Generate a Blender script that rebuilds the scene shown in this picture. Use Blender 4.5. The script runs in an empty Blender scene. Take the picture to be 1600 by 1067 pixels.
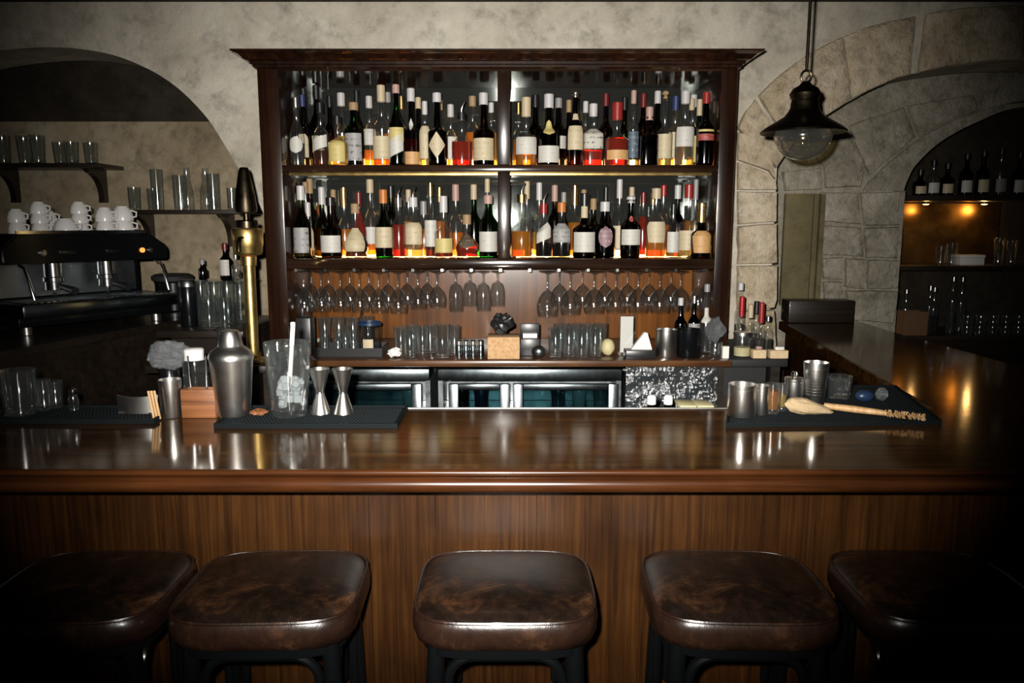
import bpy, bmesh, math, random
from mathutils import Vector, Matrix, noise
random.seed(7)
SC = bpy.context.scene
COL = SC.collection
PI = math.pi

# ---------------------------------------------------------------- camera, world, flash, exposure
F = 1200.0; EYE = 1.624; PITCH = math.radians(8.67)
cp, sp = math.cos(PITCH), math.sin(PITCH)
cam = bpy.data.cameras.new('camera'); cam.lens = F / 1600 * 36; cam.sensor_width = 36
cam.clip_start = 0.02
camo = bpy.data.objects.new('camera', cam); COL.objects.link(camo)
camo.location = (0, 0, EYE); camo.rotation_euler = (PI / 2 - PITCH, 0, 0)
SC.camera = camo
w = bpy.data.worlds.new('world'); SC.world = w; w.use_nodes = True
w.node_tree.nodes['Background'].inputs[0].default_value = (0.75, 0.85, 1.0, 1)
w.node_tree.nodes['Background'].inputs[1].default_value = 0.006
fl = bpy.data.lights.new('flash', 'SPOT'); fl.energy = 720; fl.color = (1.0, 0.965, 0.90)
fl.spot_size = math.radians(76); fl.spot_blend = 1.0; fl.shadow_soft_size = 0.018
flo = bpy.data.objects.new('flash', fl); COL.objects.link(flo)
flo.location = (-0.06, 0.0, EYE + 0.055); flo.rotation_euler = (PI / 2 - math.radians(5.0), 0, 0)
vs = SC.view_settings
vs.view_transform = 'Standard'; vs.look = 'None'; vs.gamma = 1; vs.use_curve_mapping = False
vs.exposure = 0.0
SC.cycles.transparent_max_bounces = 40
SC.cycles.max_bounces = 14; SC.cycles.transmission_bounces = 10; SC.cycles.glossy_bounces = 6
SC.cycles.sample_clamp_indirect = 6.0
SC.cycles.caustics_reflective = False; SC.cycles.caustics_refractive = False

def ray(x, y):
    u = (x - 800) / F; v = (y - 533.5) / F
    return u, cp - v * sp, -sp - v * cp
def P(x, y, D):
    r = ray(x, y); t = D / r[1]; return Vector((r[0] * t, D, EYE + r[2] * t))
def PX(x, D, y=400): return P(x, y, D).x
def PZ(y, D): return P(800, y, D).z
def S(y, D): return D / ray(800, y)[1] / F

# ---------------------------------------------------------------- materials
MATS = {}
def lin(c): return tuple((v / 12.92 if v <= .04045 else ((v + .055) / 1.055) ** 2.4) for v in c[:3]) + (1,)
def pbr(name, col, rough=.5, metal=0, coat=0, trans=0, ior=1.5, spec=.5, emit=None, es=0):
    m = bpy.data.materials.new(name); m.use_nodes = True; b = m.node_tree.nodes['Principled BSDF']
    b.inputs['Base Color'].default_value = tuple(col[:3]) + (1,); b.inputs['Roughness'].default_value = rough
    b.inputs['Metallic'].default_value = metal; b.inputs['Coat Weight'].default_value = coat
    b.inputs['Coat Roughness'].default_value = .06
    b.inputs['Transmission Weight'].default_value = trans; b.inputs['IOR'].default_value = ior
    b.inputs['Specular IOR Level'].default_value = spec
    if emit: b.inputs['Emission Color'].default_value = tuple(emit) + (1,); b.inputs['Emission Strength'].default_value = es
    MATS[name] = m; return m
def N(m, t, **k):
    n = m.node_tree.nodes.new(t)
    for a, v in k.items(): setattr(n, a, v)
    return n
def L(m, a, b): m.node_tree.links.new(a, b)
def coords(m, scale=(1, 1, 1), kind='Object', rot=(0, 0, 0)):
    tc = N(m, 'ShaderNodeTexCoord'); mp = N(m, 'ShaderNodeMapping')
    mp.inputs['Scale'].default_value = scale; mp.inputs['Rotation'].default_value = rot
    L(m, tc.outputs[kind], mp.inputs['Vector']); return mp.outputs['Vector']
def ramp(m, src, stops):
    r = N(m, 'ShaderNodeValToRGB'); e = r.color_ramp.elements
    while len(e) < len(stops): e.new(.5)
    for el, (p, c) in zip(e, stops): el.position = p; el.color = tuple(c[:3]) + (1,)
    L(m, src, r.inputs[0]); return r.outputs['Color']
def noise_tex(m, vec, scale, detail=4, rough=.55, dist=0):
    n = N(m, 'ShaderNodeTexNoise'); n.inputs['Scale'].default_value = scale; n.inputs['Detail'].default_value = detail
    n.inputs['Roughness'].default_value = rough; n.inputs['Distortion'].default_value = dist
    L(m, vec, n.inputs['Vector']); return n.outputs['Fac']
def bump(m, src, strength, dist=.01):
    b = N(m, 'ShaderNodeBump'); b.inputs['Strength'].default_value = strength; b.inputs['Distance'].default_value = dist
    L(m, src, b.inputs['Height']); L(m, b.outputs['Normal'], m.node_tree.nodes['Principled BSDF'].inputs['Normal']); return b
def base(m, src): L(m, src, m.node_tree.nodes['Principled BSDF'].inputs['Base Color'])
def mixc(m, fac, a, b, mode='MIX'):
    x = N(m, 'ShaderNodeMix', data_type='RGBA', blend_type=mode)
    if isinstance(fac, (int, float)): x.inputs[0].default_value = fac
    else: L(m, fac, x.inputs[0])
    for s, i in ((a, 6), (b, 7)):
        if isinstance(s, tuple): x.inputs[i].default_value = tuple(s[:3]) + (1,)
        else: L(m, s, x.inputs[i])
    return x.outputs[2]

def mk_wood(name, dark, mid, light, axis, rough, coat=0, scale=1.0, bmp=.15, kind='Object', rnd=False, spec=.5, tint=None):
    m = pbr(name, mid, rough, coat=coat, spec=spec)
    if tint: m.node_tree.nodes['Principled BSDF'].inputs['Specular Tint'].default_value = tint + (1,)
    sc = [38 * scale] * 3; sc[axis] = 1.1 * scale
    v = coords(m, tuple(sc), kind)
    if rnd:
        oi = N(m, 'ShaderNodeObjectInfo'); ad = N(m, 'ShaderNodeVectorMath', operation='ADD')
        cx = N(m, 'ShaderNodeCombineXYZ'); ml = N(m, 'ShaderNodeMath', operation='MULTIPLY'); ml.inputs[1].default_value = 57
        L(m, oi.outputs['Random'], ml.inputs[0])
        for i in range(3): L(m, ml.outputs[0], cx.inputs[i])
        L(m, v, ad.inputs[0]); L(m, cx.outputs[0], ad.inputs[1]); v = ad.outputs[0]
    n1 = noise_tex(m, v, 1.0, 6, .62, .5)
    c = ramp(m, n1, [(.30, dark), (.52, mid), (.74, light)])
    n2 = noise_tex(m, coords(m, (2.2, 2.2, 2.2), kind), 1.6, 3)
    c2 = ramp(m, n2, [(.3, (.55, .5, .48)), (.7, (1.15, 1.12, 1.1))])
    c = mixc(m, 1.0, c, c2, 'MULTIPLY')
    base(m, c); bump(m, n1, bmp, .002); return m
mk_wood('bar_top_wood', (.020, .008, .002), (.058, .025, .006), (.105, .047, .012), 0, .105, 0, .8, .07, spec=.7, tint=(1, .82, .56))
mk_wood('nosing_wood', (.018, .006, .0018), (.052, .017, .005), (.09, .032, .009), 0, .22, .15, .9, .06)
mk_wood('panel_wood', (.014, .005, .0013), (.036, .0135, .003), (.062, .025, .0055), 2, .38, 0, 2.4, .10, rnd=True, spec=.22)
mk_wood('cabinet_wood', (.006, .0025, .0012), (.018, .0065, .003), (.036, .013, .0055), 2, .24, .35, .8, .06)
mk_wood('shelf_wood', (.008, .004, .0025), (.020, .010, .006), (.036, .019, .011), 0, .12, .6, .8, .04)
mk_wood('back_wood', (.06, .019, .003), (.15, .052, .008), (.25, .095, .016), 2, .24, 0, .6, .03, spec=.35)
mk_wood('worktop_wood', (.03, .012, .005), (.085, .036, .014), (.14, .065, .025), 0, .3, .3, .8, .06)
mk_wood('box_wood', (.10, .035, .012), (.22, .085, .03), (.33, .14, .055), 0, .5, 0, 1.6, .1)
mk_wood('dark_wood', (.008, .006, .004), (.018, .012, .008), (.03, .02, .013), 0, .4, .1, .8, .1)
mk_wood('pale_stick', (.35, .2, .08), (.55, .34, .15), (.7, .5, .27), 2, .5, 0, 1.5, .05)

def mk_plaster(name, a, b, c, s=1.0, bs=.35):
    m = pbr(name, b, .9, spec=.2)
    v = coords(m)
    n1 = noise_tex(m, v, 2.6 * s, 8, .68, .4); c1 = ramp(m, n1, [(.3, a), (.5, b), (.68, c)])
    n2 = noise_tex(m, v, 9 * s, 6, .7, .2); c2 = ramp(m, n2, [(.28, (.55, .54, .52)), (.5, (1, 1, 1)), (.75, (1.12, 1.1, 1.06))])
    n3 = noise_tex(m, v, 45, 4, .7)
    base(m, mixc(m, 1.0, c1, c2, 'MULTIPLY'))
    ad = N(m, 'ShaderNodeMath', operation='ADD'); L(m, n2, ad.inputs[0]); L(m, n3, ad.inputs[1])
    bump(m, ad.outputs[0], bs, .02); return m
mk_plaster('plaster', (.30, .27, .215), (.46, .415, .34), (.58, .54, .46))
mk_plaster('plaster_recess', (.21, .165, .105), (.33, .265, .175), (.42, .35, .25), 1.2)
mk_plaster('stone', (.34, .265, .17), (.50, .41, .29), (.62, .53, .41), 2.2, .8)
mk_plaster('stone_grey', (.22, .195, .15), (.34, .305, .24), (.45, .41, .34), 2.2, .8)
mk_plaster('mortar', (.16, .145, .12), (.24, .22, .18), (.33, .30, .25), 2.0, .8)
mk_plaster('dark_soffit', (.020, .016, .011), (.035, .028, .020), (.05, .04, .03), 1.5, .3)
mk_plaster('floor_tile', (.03, .025, .02), (.05, .042, .034), (.07, .06, .05), 1.5, .2)
mk_plaster('olive_paint', (.10, .082, .043), (.14, .115, .06), (.18, .15, .08), 1.0, .1)

m = pbr('leather', (.02, .01, .007), .3, coat=.06, spec=.4)
v = coords(m)
n1 = noise_tex(m, v, 7, 8, .72, .6); n2 = noise_tex(m, v, 26, 6, .7)
c1 = ramp(m, n1, [(.40, (.006, .004, .003)), (.54, (.013, .007, .0045)), (.64, (.05, .022, .010)), (.74, (.14, .07, .03))])
c2 = ramp(m, n2, [(.35, (.5, .5, .5)), (.7, (1.35, 1.3, 1.25))])
base(m, mixc(m, 1.0, c1, c2, 'MULTIPLY')); bump(m, n2, .12, .004)
rr = ramp(m, n1, [(.35, (.24,) * 3), (.75, (.42,) * 3)]); L(m, rr, m.node_tree.nodes['Principled BSDF'].inputs['Roughness'])
m = pbr('leather_side', (.05, .02, .012), .27, coat=.12, spec=.5)
v = coords(m); n1 = noise_tex(m, v, 9, 8, .72, .5)
base(m, ramp(m, n1, [(.32, (.008, .0038, .0028)), (.55, (.019, .0085, .005)), (.72, (.06, .027, .013))])); bump(m, n1, .3, .006)
pbr('black_lacquer', (.0035, .004, .0045), .22, spec=.35)
pbr('black_plastic', (.012, .012, .013), .35)
pbr('black_matte', (.010, .010, .010), .7)
m = pbr('rubber', (.006, .008, .009), 0.7, spec=.06); bump(m, noise_tex(m, coords(m), 300, 2), .3, .002)
def mk_metal(name, col, rough, var=.1, s=20):
    m = pbr(name, col, rough, 1)
    n = noise_tex(m, coords(m), s, 5, .6)
    r = ramp(m, n, [(.3, (max(rough - var, .02),) * 3), (.7, (rough + var,) * 3)])
    L(m, r, m.node_tree.nodes['Principled BSDF'].inputs['Roughness']); return m
mk_metal('steel', (.68, .66, .63), .30, .03)
mk_metal('steel_brushed', (.26, .30, .32), .23, .03)
mk_metal('steel_dark', (.22, .24, .25), .35, .08)
mk_metal('chrome', (.72, .73, .74), .16, .03)
mk_metal('brass', (.72, .50, .18), .34, .06)
mk_metal('bronze_dark', (.045, .034, .022), .35, .08)
m = mk_metal('copper_panel', (.45, .24, .07), .38, .1, 6)
m = mk_metal('mirror', (.17, .185, .17), .035, .012, 8); m.node_tree.nodes['Principled BSDF'].inputs['Metallic'].default_value = .90
pbr('glint_glow', (1, .8, .5), .5, emit=(1.0, .58, .20), es=9)
pbr('strip_glow', (1, .75, .4), .5, emit=(1.0, .58, .20), es=20)
pbr('orange_glow', (1, .3, .05), .5, emit=(1.0, .22, .04), es=2.0)
m = pbr('ceramic', (.66, .64, .62), .25)
m = pbr('cork', (.55, .34, .17), .85); base(m, ramp(m, noise_tex(m, coords(m), 90, 4, .7), [(.3, (.36, .20, .09)), (.6, (.56, .35, .18))]))
m = pbr('cardboard', (.62, .46, .28), .85); base(m, ramp(m, noise_tex(m, coords(m), 30, 4, .7), [(.3, (.52, .36, .2)), (.6, (.66, .5, .31))]))
pbr('paper', (.74, .71, .66), .8)
m = pbr('straw_bag', (.38, .28, .155), .8); bump(m, noise_tex(m, coords(m), 120, 3), .5, .004)
pbr('lemon', (.50, .44, .24), .6)
pbr('blue_plastic', (.012, .028, .07), .35)
m = pbr('wicker', (.16, .075, .03), .7); wv = N(m, 'ShaderNodeTexWave'); wv.inputs['Scale'].default_value = 60
L(m, coords(m), wv.inputs['Vector']); base(m, ramp(m, wv.outputs['Fac'], [(.2, (.07, .03, .012)), (.8, (.26, .13, .055))])); bump(m, wv.outputs['Fac'], .6, .01)
pbr('red_foil', (.34, .02, .025), .3, .3)
pbr('white_ice', (.7, .73, .75), .15, trans=.5, ior=1.31)
pbr('straw_white', (.85, .8, .76), .4)

def mk_glass(name, tint, edge, gloss=.2, rough=.10, rim_haze=0):
    m = bpy.data.materials.new(name); m.use_nodes = True; nt = m.node_tree; nt.nodes.clear()
    out = N(m, 'ShaderNodeOutputMaterial'); tr = N(m, 'ShaderNodeBsdfTransparent'); gl = N(m, 'ShaderNodeBsdfGlossy')
    gl.inputs['Roughness'].default_value = rough; gl.inputs['Color'].default_value = (1, 1, 1, 1)
    lw = N(m, 'ShaderNodeLayerWeight'); lw.inputs['Blend'].default_value = .35
    r = N(m, 'ShaderNodeValToRGB'); r.color_ramp.elements[0].color = tint + (1,); r.color_ramp.elements[1].color = edge + (1,)
    r.color_ramp.elements[0].position = .25
    L(m, lw.outputs['Facing'], r.inputs[0]); L(m, r.outputs[0], tr.inputs['Color'])
    fr = N(m, 'ShaderNodeLayerWeight'); fr.inputs['Blend'].default_value = .5
    pw_ = N(m, 'ShaderNodeMath', operation='POWER'); pw_.inputs[1].default_value = 4.0; L(m, fr.outputs['Facing'], pw_.inputs[0])
    mx = N(m, 'ShaderNodeMixShader'); ad = N(m, 'ShaderNodeMath', operation='MULTIPLY_ADD'); ad.inputs[1].default_value = .75; ad.inputs[2].default_value = .03 + gloss * .2
    L(m, pw_.outputs[0], ad.inputs[0]); L(m, ad.outputs[0], mx.inputs[0]); L(m, tr.outputs[0], mx.inputs[1]); L(m, gl.outputs[0], mx.inputs[2])
    res = mx.outputs[0]
    if rim_haze:  # pale diffuse, stronger at rims, stands in for the glass edge highlights
        df = N(m, 'ShaderNodeBsdfDiffuse'); df.inputs['Color'].default_value = (.8, .84, .85, 1); m3 = N(m, 'ShaderNodeMixShader')
        L(m, mx.outputs[0], m3.inputs[1]); L(m, df.outputs[0], m3.inputs[2]); res = m3.outputs[0]
        dm = N(m, 'ShaderNodeMath', operation='MULTIPLY_ADD'); dm.inputs[1].default_value = rim_haze * 2.0; dm.inputs[2].default_value = rim_haze * .5
        L(m, lw.outputs['Facing'], dm.inputs[0]); L(m, dm.outputs[0], m3.inputs[0])
    L(m, res, out.inputs['Surface']); MATS[name] = m; return m
mk_glass('glassware', (.95, .97, .97), (.50, .54, .55), .6, .07, .014)
mk_glass('stemware', (.90, .92, .92), (.30, .33, .34), .75, .075, .008)
mk_glass('glass', (.97, .98, .98), (.55, .59, .59), .25, .10, .006)
mk_glass('glass_smoke', (.93, .95, .95), (.40, .44, .45), .30, .08, .010)
mk_glass('glass_green', (.05, .30, .07), (.004, .04, .01))
mk_glass('glass_olive', (.22, .24, .07), (.02, .03, .01))
mk_glass('glass_brown', (.20, .085, .03), (.02, .01, .005))
mk_glass('glass_black', (.018, .016, .014), (.004, .004, .004))
mk_glass('glass_bluish', (.34, .46, .48), (.12, .2, .22), .1, .1)
mk_glass('glass_globe', (.74, .68, .48), (.24, .22, .13), .6, .10, .03)
mk_glass('plastic_clear', (.80, .84, .87), (.35, .40, .45), .5)
def mk_plastic_crinkle(name, tint, op, gl_=.8, bs=1, rg=.13):
    m = mk_glass(name, tint, tuple(c * .5 for c in tint), gl_); nt = m.node_tree
    n = noise_tex(m, coords(m), 38, 5, .7, 1.0); b = N(m, 'ShaderNodeBump'); b.inputs['Strength'].default_value = bs; b.inputs['Distance'].default_value = .03
    L(m, n, b.inputs['Height'])
    for nd in nt.nodes:
        if nd.type in ('BSDF_GLOSSY', 'LAYER_WEIGHT'): L(m, b.outputs['Normal'], nd.inputs['Normal'])
        if nd.type == 'BSDF_GLOSSY': nd.inputs['Roughness'].default_value = rg
    out = [x for x in nt.nodes if x.type == 'OUTPUT_MATERIAL'][0]; src = out.inputs['Surface'].links[0].from_socket
    d = N(m, 'ShaderNodeBsdfDiffuse'); d.inputs['Color'].default_value = (.75, .78, .8, 1); mx = N(m, 'ShaderNodeMixShader'); mx.inputs[0].default_value = op
    L(m, b.outputs['Normal'], d.inputs['Normal'])
    L(m, src, mx.inputs[1]); L(m, d.outputs[0], mx.inputs[2]); L(m, mx.outputs[0], out.inputs['Surface'])
mk_plastic_crinkle('plastic_bag', (.66, .72, .76), .10)
mk_plastic_crinkle('plastic_sheet', (.34, .42, .47), .03, .45, .25, .20)

def mk_liquid(name, col, diff, k=.45):
    m = bpy.data.materials.new(name); m.use_nodes = True; m.node_tree.nodes.clear()
    out = N(m, 'ShaderNodeOutputMaterial'); g = N(m, 'ShaderNodeBsdfGlass'); g.inputs['Color'].default_value = col + (1,)
    g.inputs['IOR'].default_value = 1.33; g.inputs['Roughness'].default_value = .02
    d = N(m, 'ShaderNodeBsdfTranslucent'); d.inputs['Color'].default_value = diff + (1,)
    d2 = N(m, 'ShaderNodeBsdfDiffuse'); d2.inputs['Color'].default_value = diff + (1,)
    m1 = N(m, 'ShaderNodeMixShader'); m1.inputs[0].default_value = .5; m2 = N(m, 'ShaderNodeMixShader'); m2.inputs[0].default_value = k
    L(m, d.outputs[0], m1.inputs[1]); L(m, d2.outputs[0], m1.inputs[2]); L(m, g.outputs[0], m2.inputs[1]); L(m, m1.outputs[0], m2.inputs[2])
    L(m, m2.outputs[0], out.inputs['Surface']); MATS[name] = m
mk_liquid('amber', (1, .46, .06), (.90, .34, .035))
mk_liquid('gold', (1.0, .74, .22), (.95, .62, .13))
mk_liquid('pale', (1.0, .95, .70), (.55, .50, .30), .2)
mk_liquid('red', (.85, .08, .02), (.50, .045, .015))
mk_liquid('brown', (.30, .09, .02), (.12, .035, .01))
mk_liquid('dark', (.03, .015, .008), (.012, .007, .005))
mk_liquid('clear', (1, 1, 1), (.6, .62, .62), .04)
mk_liquid('orange', (1, .48, .05), (.85, .32, .03))

def mk_label(name, col, ink, amt=.5):
    col = (col[0] * .66, col[1] * .645, col[2] * .60)
    m = pbr(name, col, .55)
    tc = N(m, 'ShaderNodeTexCoord'); sx = N(m, 'ShaderNodeSeparateXYZ'); L(m, tc.outputs['UV'], sx.inputs[0])
    w1 = N(m, 'ShaderNodeMath', operation='SINE'); ml = N(m, 'ShaderNodeMath', operation='MULTIPLY'); ml.inputs[1].default_value = 26
    L(m, sx.outputs['Y'], ml.inputs[0]); L(m, ml.outputs[0], w1.inputs[0])
    oi = N(m, 'ShaderNodeObjectInfo')
    mp = N(m, 'ShaderNodeMapping'); mp.inputs['Scale'].default_value = (9, 5, 1); L(m, tc.outputs['UV'], mp.inputs[0])
    av = N(m, 'ShaderNodeVectorMath', operation='ADD'); cx = N(m, 'ShaderNodeCombineXYZ'); mr = N(m, 'ShaderNodeMath', operation='MULTIPLY'); mr.inputs[1].default_value = 40
    L(m, oi.outputs['Random'], mr.inputs[0]); L(m, mr.outputs[0], cx.inputs[0]); L(m, mr.outputs[0], cx.inputs[2])
    L(m, mp.outputs[0], av.inputs[0]); L(m, cx.outputs[0], av.inputs[1])
    n = noise_tex(m, av.outputs[0], 1.0, 4, .7)
    p = N(m, 'ShaderNodeMath', operation='MULTIPLY'); s = N(m, 'ShaderNodeMapRange'); s.inputs[1].default_value = .1; s.inputs[2].default_value = .7
    L(m, w1.outputs[0], s.inputs[0])
    t = N(m, 'ShaderNodeMapRange'); t.inputs[1].default_value = .5; t.inputs[2].default_value = .62; L(m, n, t.inputs[0])
    L(m, s.outputs[0], p.inputs[0]); L(m, t.outputs[0], p.inputs[1])
    q = N(m, 'ShaderNodeMath', operation='MULTIPLY'); q.inputs[1].default_value = amt; L(m, p.outputs[0], q.inputs[0])
    base(m, mixc(m, q.outputs[0], tuple(col), tuple(ink)))
mk_label('lab_cream', (.70, .60, .42), (.25, .16, .08))
mk_label('lab_white', (.72, .71, .69), (.3, .28, .27))
mk_label('lab_yellow', (.72, .60, .24), (.35, .2, .06))
mk_label('lab_orange', (.72, .42, .17), (.25, .08, .03))
mk_label('lab_silver', (.42, .42, .44), (.03, .03, .03), .9)
mk_label('lab_grey', (.30, .29, .27), (.1, .1, .1))
mk_label('lab_red', (.42, .06, .05), (.7, .6, .5))
mk_label('lab_brown', (.12, .09, .06), (.4, .32, .2))
mk_label('plum_oval', (.33, .20, .24), (.7, .6, .62))
mk_label('lab_tree', (.60, .58, .53), (.015, .015, .015), 1.0)
mk_label('lab_blue', (.09, .14, .20), (.5, .55, .6))
for nm, c, r in (('cap_white', (.72, .70, .69), .4), ('cap_cream', (.70, .56, .36), .5), ('cap_pink', (.60, .38, .32), .5), ('cap_black', (.012, .012, .013), .35),
                 ('cap_blue', (.03, .05, .16), .4), ('cap_tan', (.46, .30, .15), .6), ('cap_red', (.38, .025, .02), .35), ('cap_orange', (.68, .22, .04), .45),
                 ('cap_grey', (.36, .35, .34), .4), ('cap_darkred', (.17, .015, .015), .35)):
    pbr(nm, tuple(v * .62 for v in c), r)
mk_metal('cap_silver', (.75, .74, .72), .25, .05)
mk_metal('cap_gold', (.75, .50, .20), .28, .05)

# ---------------------------------------------------------------- mesh helpers
def tag(o, label=None, cat=None, group=None, kind=None):
    if label: o['label'] = label
    if cat: o['category'] = cat
    if group: o['group'] = group
    if kind: o['kind'] = kind
    return o
def thing(name, label, cat, loc=(0, 0, 0), rz=0, group=None):
    o = bpy.data.objects.new(name, None); COL.objects.link(o); o.empty_display_size = .05
    o.location = loc; o.rotation_euler = (0, 0, rz); return tag(o, label, cat, group)
def link(name, me, mat, parent=None, loc=None, rz=0):
    if mat and not me.materials: me.materials.append(MATS[mat])
    o = bpy.data.objects.new(name, me); COL.objects.link(o)
    if parent: o.parent = parent
    if loc is not None: o.location = loc
    if rz: o.rotation_euler = (0, 0, rz)
    return o
def from_bm(name, bm, mat, parent=None, smooth=35, loc=None, rz=0, recalc=True):
    if recalc: bmesh.ops.recalc_face_normals(bm, faces=bm.faces[:])
    me = bpy.data.meshes.new(name); bm.to_mesh(me); bm.free()
    if smooth:
        for p in me.polygons: p.use_smooth = True
        me.set_sharp_from_angle(angle=math.radians(smooth))
    return link(name, me, mat, parent, loc, rz)
def bm_box(bm, x0, x1, y0, y1, z0, z1, bev=0, seg=1):
    r = bmesh.ops.create_cube(bm, size=1)
    vs_ = r['verts']
    for v in vs_:
        v.co = Vector(((x0 + x1) / 2 + v.co.x * (x1 - x0), (y0 + y1) / 2 + v.co.y * (y1 - y0), (z0 + z1) / 2 + v.co.z * (z1 - z0)))
    if bev:
        es = list({e for v in vs_ for e in v.link_edges})
        bmesh.ops.bevel(bm, geom=es, offset=bev, segments=seg, affect='EDGES', profile=.5)
def box(name, x0, x1, y0, y1, z0, z1, mat, parent=None, bev=0, seg=2, loc=None, rz=0):
    bm = bmesh.new(); bm_box(bm, x0, x1, y0, y1, z0, z1, bev, seg)
    return from_bm(name, bm, mat, parent, 35 if bev else 0, loc, rz)
def lathe_bm(bm, prof, seg=24, n=2.0, cx=0, cy=0, jitter=None):
    rings = []
    for r, z in prof:
        if r <= 1e-6: rings.append([bm.verts.new((cx, cy, z))]); continue
        ring = []
        for i in range(seg):
            a = 2 * PI * i / seg
            c, s = math.cos(a), math.sin(a)
            k = 1 if n == 2 else 1 / (abs(c) ** n + abs(s) ** n) ** (1 / n)
            ring.append(bm.verts.new((cx + r * k * c, cy + r * k * s, z)))
        rings.append(ring)
    for A, B in zip(rings, rings[1:]):
        if len(A) == 1 and len(B) == 1: continue
        for i in range(seg):
            j = (i + 1) % seg
            if len(A) == 1: bm.faces.new((A[0], B[i], B[j]))
            elif len(B) == 1: bm.faces.new((A[i], A[j], B[0]))
            else: bm.faces.new((A[i], A[j], B[j], B[i]))
def lathe(name, prof, mat, parent=None, seg=24, n=2.0, smooth=35, loc=None, rz=0):
    bm = bmesh.new(); lathe_bm(bm, prof, seg, n)
    return from_bm(name, bm, mat, parent, smooth, loc, rz)
def tube_bm(bm, pts, rad, seg=10, closed=False):
    pts = [Vector(p) for p in pts]; n = len(pts)
    rad = [rad] * n if isinstance(rad, (int, float)) else rad
    up = None; rings = []
    for i, p in enumerate(pts):
        a = pts[i - 1] if (i or closed) else p; b = pts[(i + 1) % n] if (i < n - 1 or closed) else p
        t = (b - a).normalized()
        if up is None:
            up = Vector((0, 0, 1)) if abs(t.z) < .9 else Vector((1, 0, 0))
        s = t.cross(up).normalized(); up = s.cross(t).normalized()
        rings.append([bm.verts.new(p + rad[i] * (math.cos(2 * PI * k / seg) * s + math.sin(2 * PI * k / seg) * up)) for k in range(seg)])
    for i in range(n if closed else n - 1):
        A, B = rings[i], rings[(i + 1) % n]
        for k in range(seg): bm.faces.new((A[k], A[(k + 1) % seg], B[(k + 1) % seg], B[k]))
    if not closed: bm.faces.new(rings[0][::-1]); bm.faces.new(rings[-1])
def tube(name, pts, rad, mat, parent=None, seg=10, closed=False, loc=None, rz=0):
    bm = bmesh.new(); tube_bm(bm, pts, rad, seg, closed); return from_bm(name, bm, mat, parent, 40, loc, rz)
def prism(name, pts, y0, y1, mat, parent=None, bev=0, smooth=0, jit=0):
    # polygon in (x, z) extruded from y0 (front) to y1
    bm = bmesh.new()
    fv = [bm.verts.new((p[0], y0 + (random.uniform(-jit, jit) if jit else 0), p[1])) for p in pts]
    f = bm.faces.new(fv)
    r = bmesh.ops.extrude_face_region(bm, geom=[f])
    for v in r['geom']:
        if isinstance(v, bmesh.types.BMVert): v.co.y = y1
    if bev:
        es = [e for e in bm.edges if all(abs(v.co.y - y0) < abs(y1 - y0) * .5 for v in e.verts)]
        bmesh.ops.bevel(bm, geom=es, offset=bev, segments=2, affect='EDGES', profile=.5)
    return from_bm(name, bm, mat, parent, smooth)
def cyl(name, r, z0, z1, mat, parent=None, seg=20, r2=None, bev=.002, loc=None, n=2.0):
    r2 = r if r2 is None else r2; bev = min(bev, r * .4, r2 * .4, (z1 - z0) * .4)
    return lathe(name, [(0, z0), (r - bev, z0), (r, z0 + bev), (r2, z1 - bev), (r2 - bev, z1), (0, z1)], mat, parent, seg, n, loc=loc)

# ---------------------------------------------------------------- room
WY = 3.80      # back wall
CEIL = 2.655
tag(box('floor', -4.5, 4.5, -1.5, 6.2, -.08, 0, 'floor_tile'), kind='structure')
tag(box('ceiling', -4.5, 4.5, -1.5, 6.2, CEIL, CEIL + .1, 'dark_soffit'), kind='structure')
def pts2(lst, D): return [(lambda p: (p.x, p.z))(P(x, y, D)) for x, y in lst]
def smooth_curve(pts, k=6):
    out = []
    for i in range(len(pts) - 1):
        p0 = pts[max(i - 1, 0)]; p1 = pts[i]; p2 = pts[i + 1]; p3 = pts[min(i + 2, len(pts) - 1)]
        for j in range(k):
            t = j / k
            out.append(tuple(.5 * (2 * b + (c - a) * t + (2 * a - 5 * b + 4 * c - d) * t * t + (-a + 3 * b - 3 * c + d) * t ** 3) for a, b, c, d in zip(p0, p1, p2, p3)))
    out.append(pts[-1]); return out
left_arch = smooth_curve([(-160, 120), (-60, 88), (60, 74), (150, 80), (215, 100), (272, 133), (320, 180), (352, 228), (384, 282), (408, 325), (414, 345)])
right_outer = smooth_curve([(1152, 200), (1172, 166), (1205, 130), (1260, 87), (1330, 52), (1400, 31), (1500, 14), (1600, 8), (1760, 16), (1900, 40)])
right_inner = smooth_curve([(1214, 262), (1224, 246), (1250, 212), (1292, 180), (1340, 151), (1400, 123), (1480, 104), (1600, 93), (1760, 100), (1900, 125)])
la = pts2(left_arch, WY); ri = pts2(right_inner, WY)
xl = -4.4; xr = 4.4
outline = [(xl, CEIL), (xl, la[0][1] - .2)] + la + [(la[-1][0], 0), (ri[0][0], 0)] + ri + [(xr, ri[-1][1] - .3), (xr, CEIL)]
wall = prism('wall_back', outline, WY, WY + .30, 'plaster', smooth=30); tag(wall, kind='structure')
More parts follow.
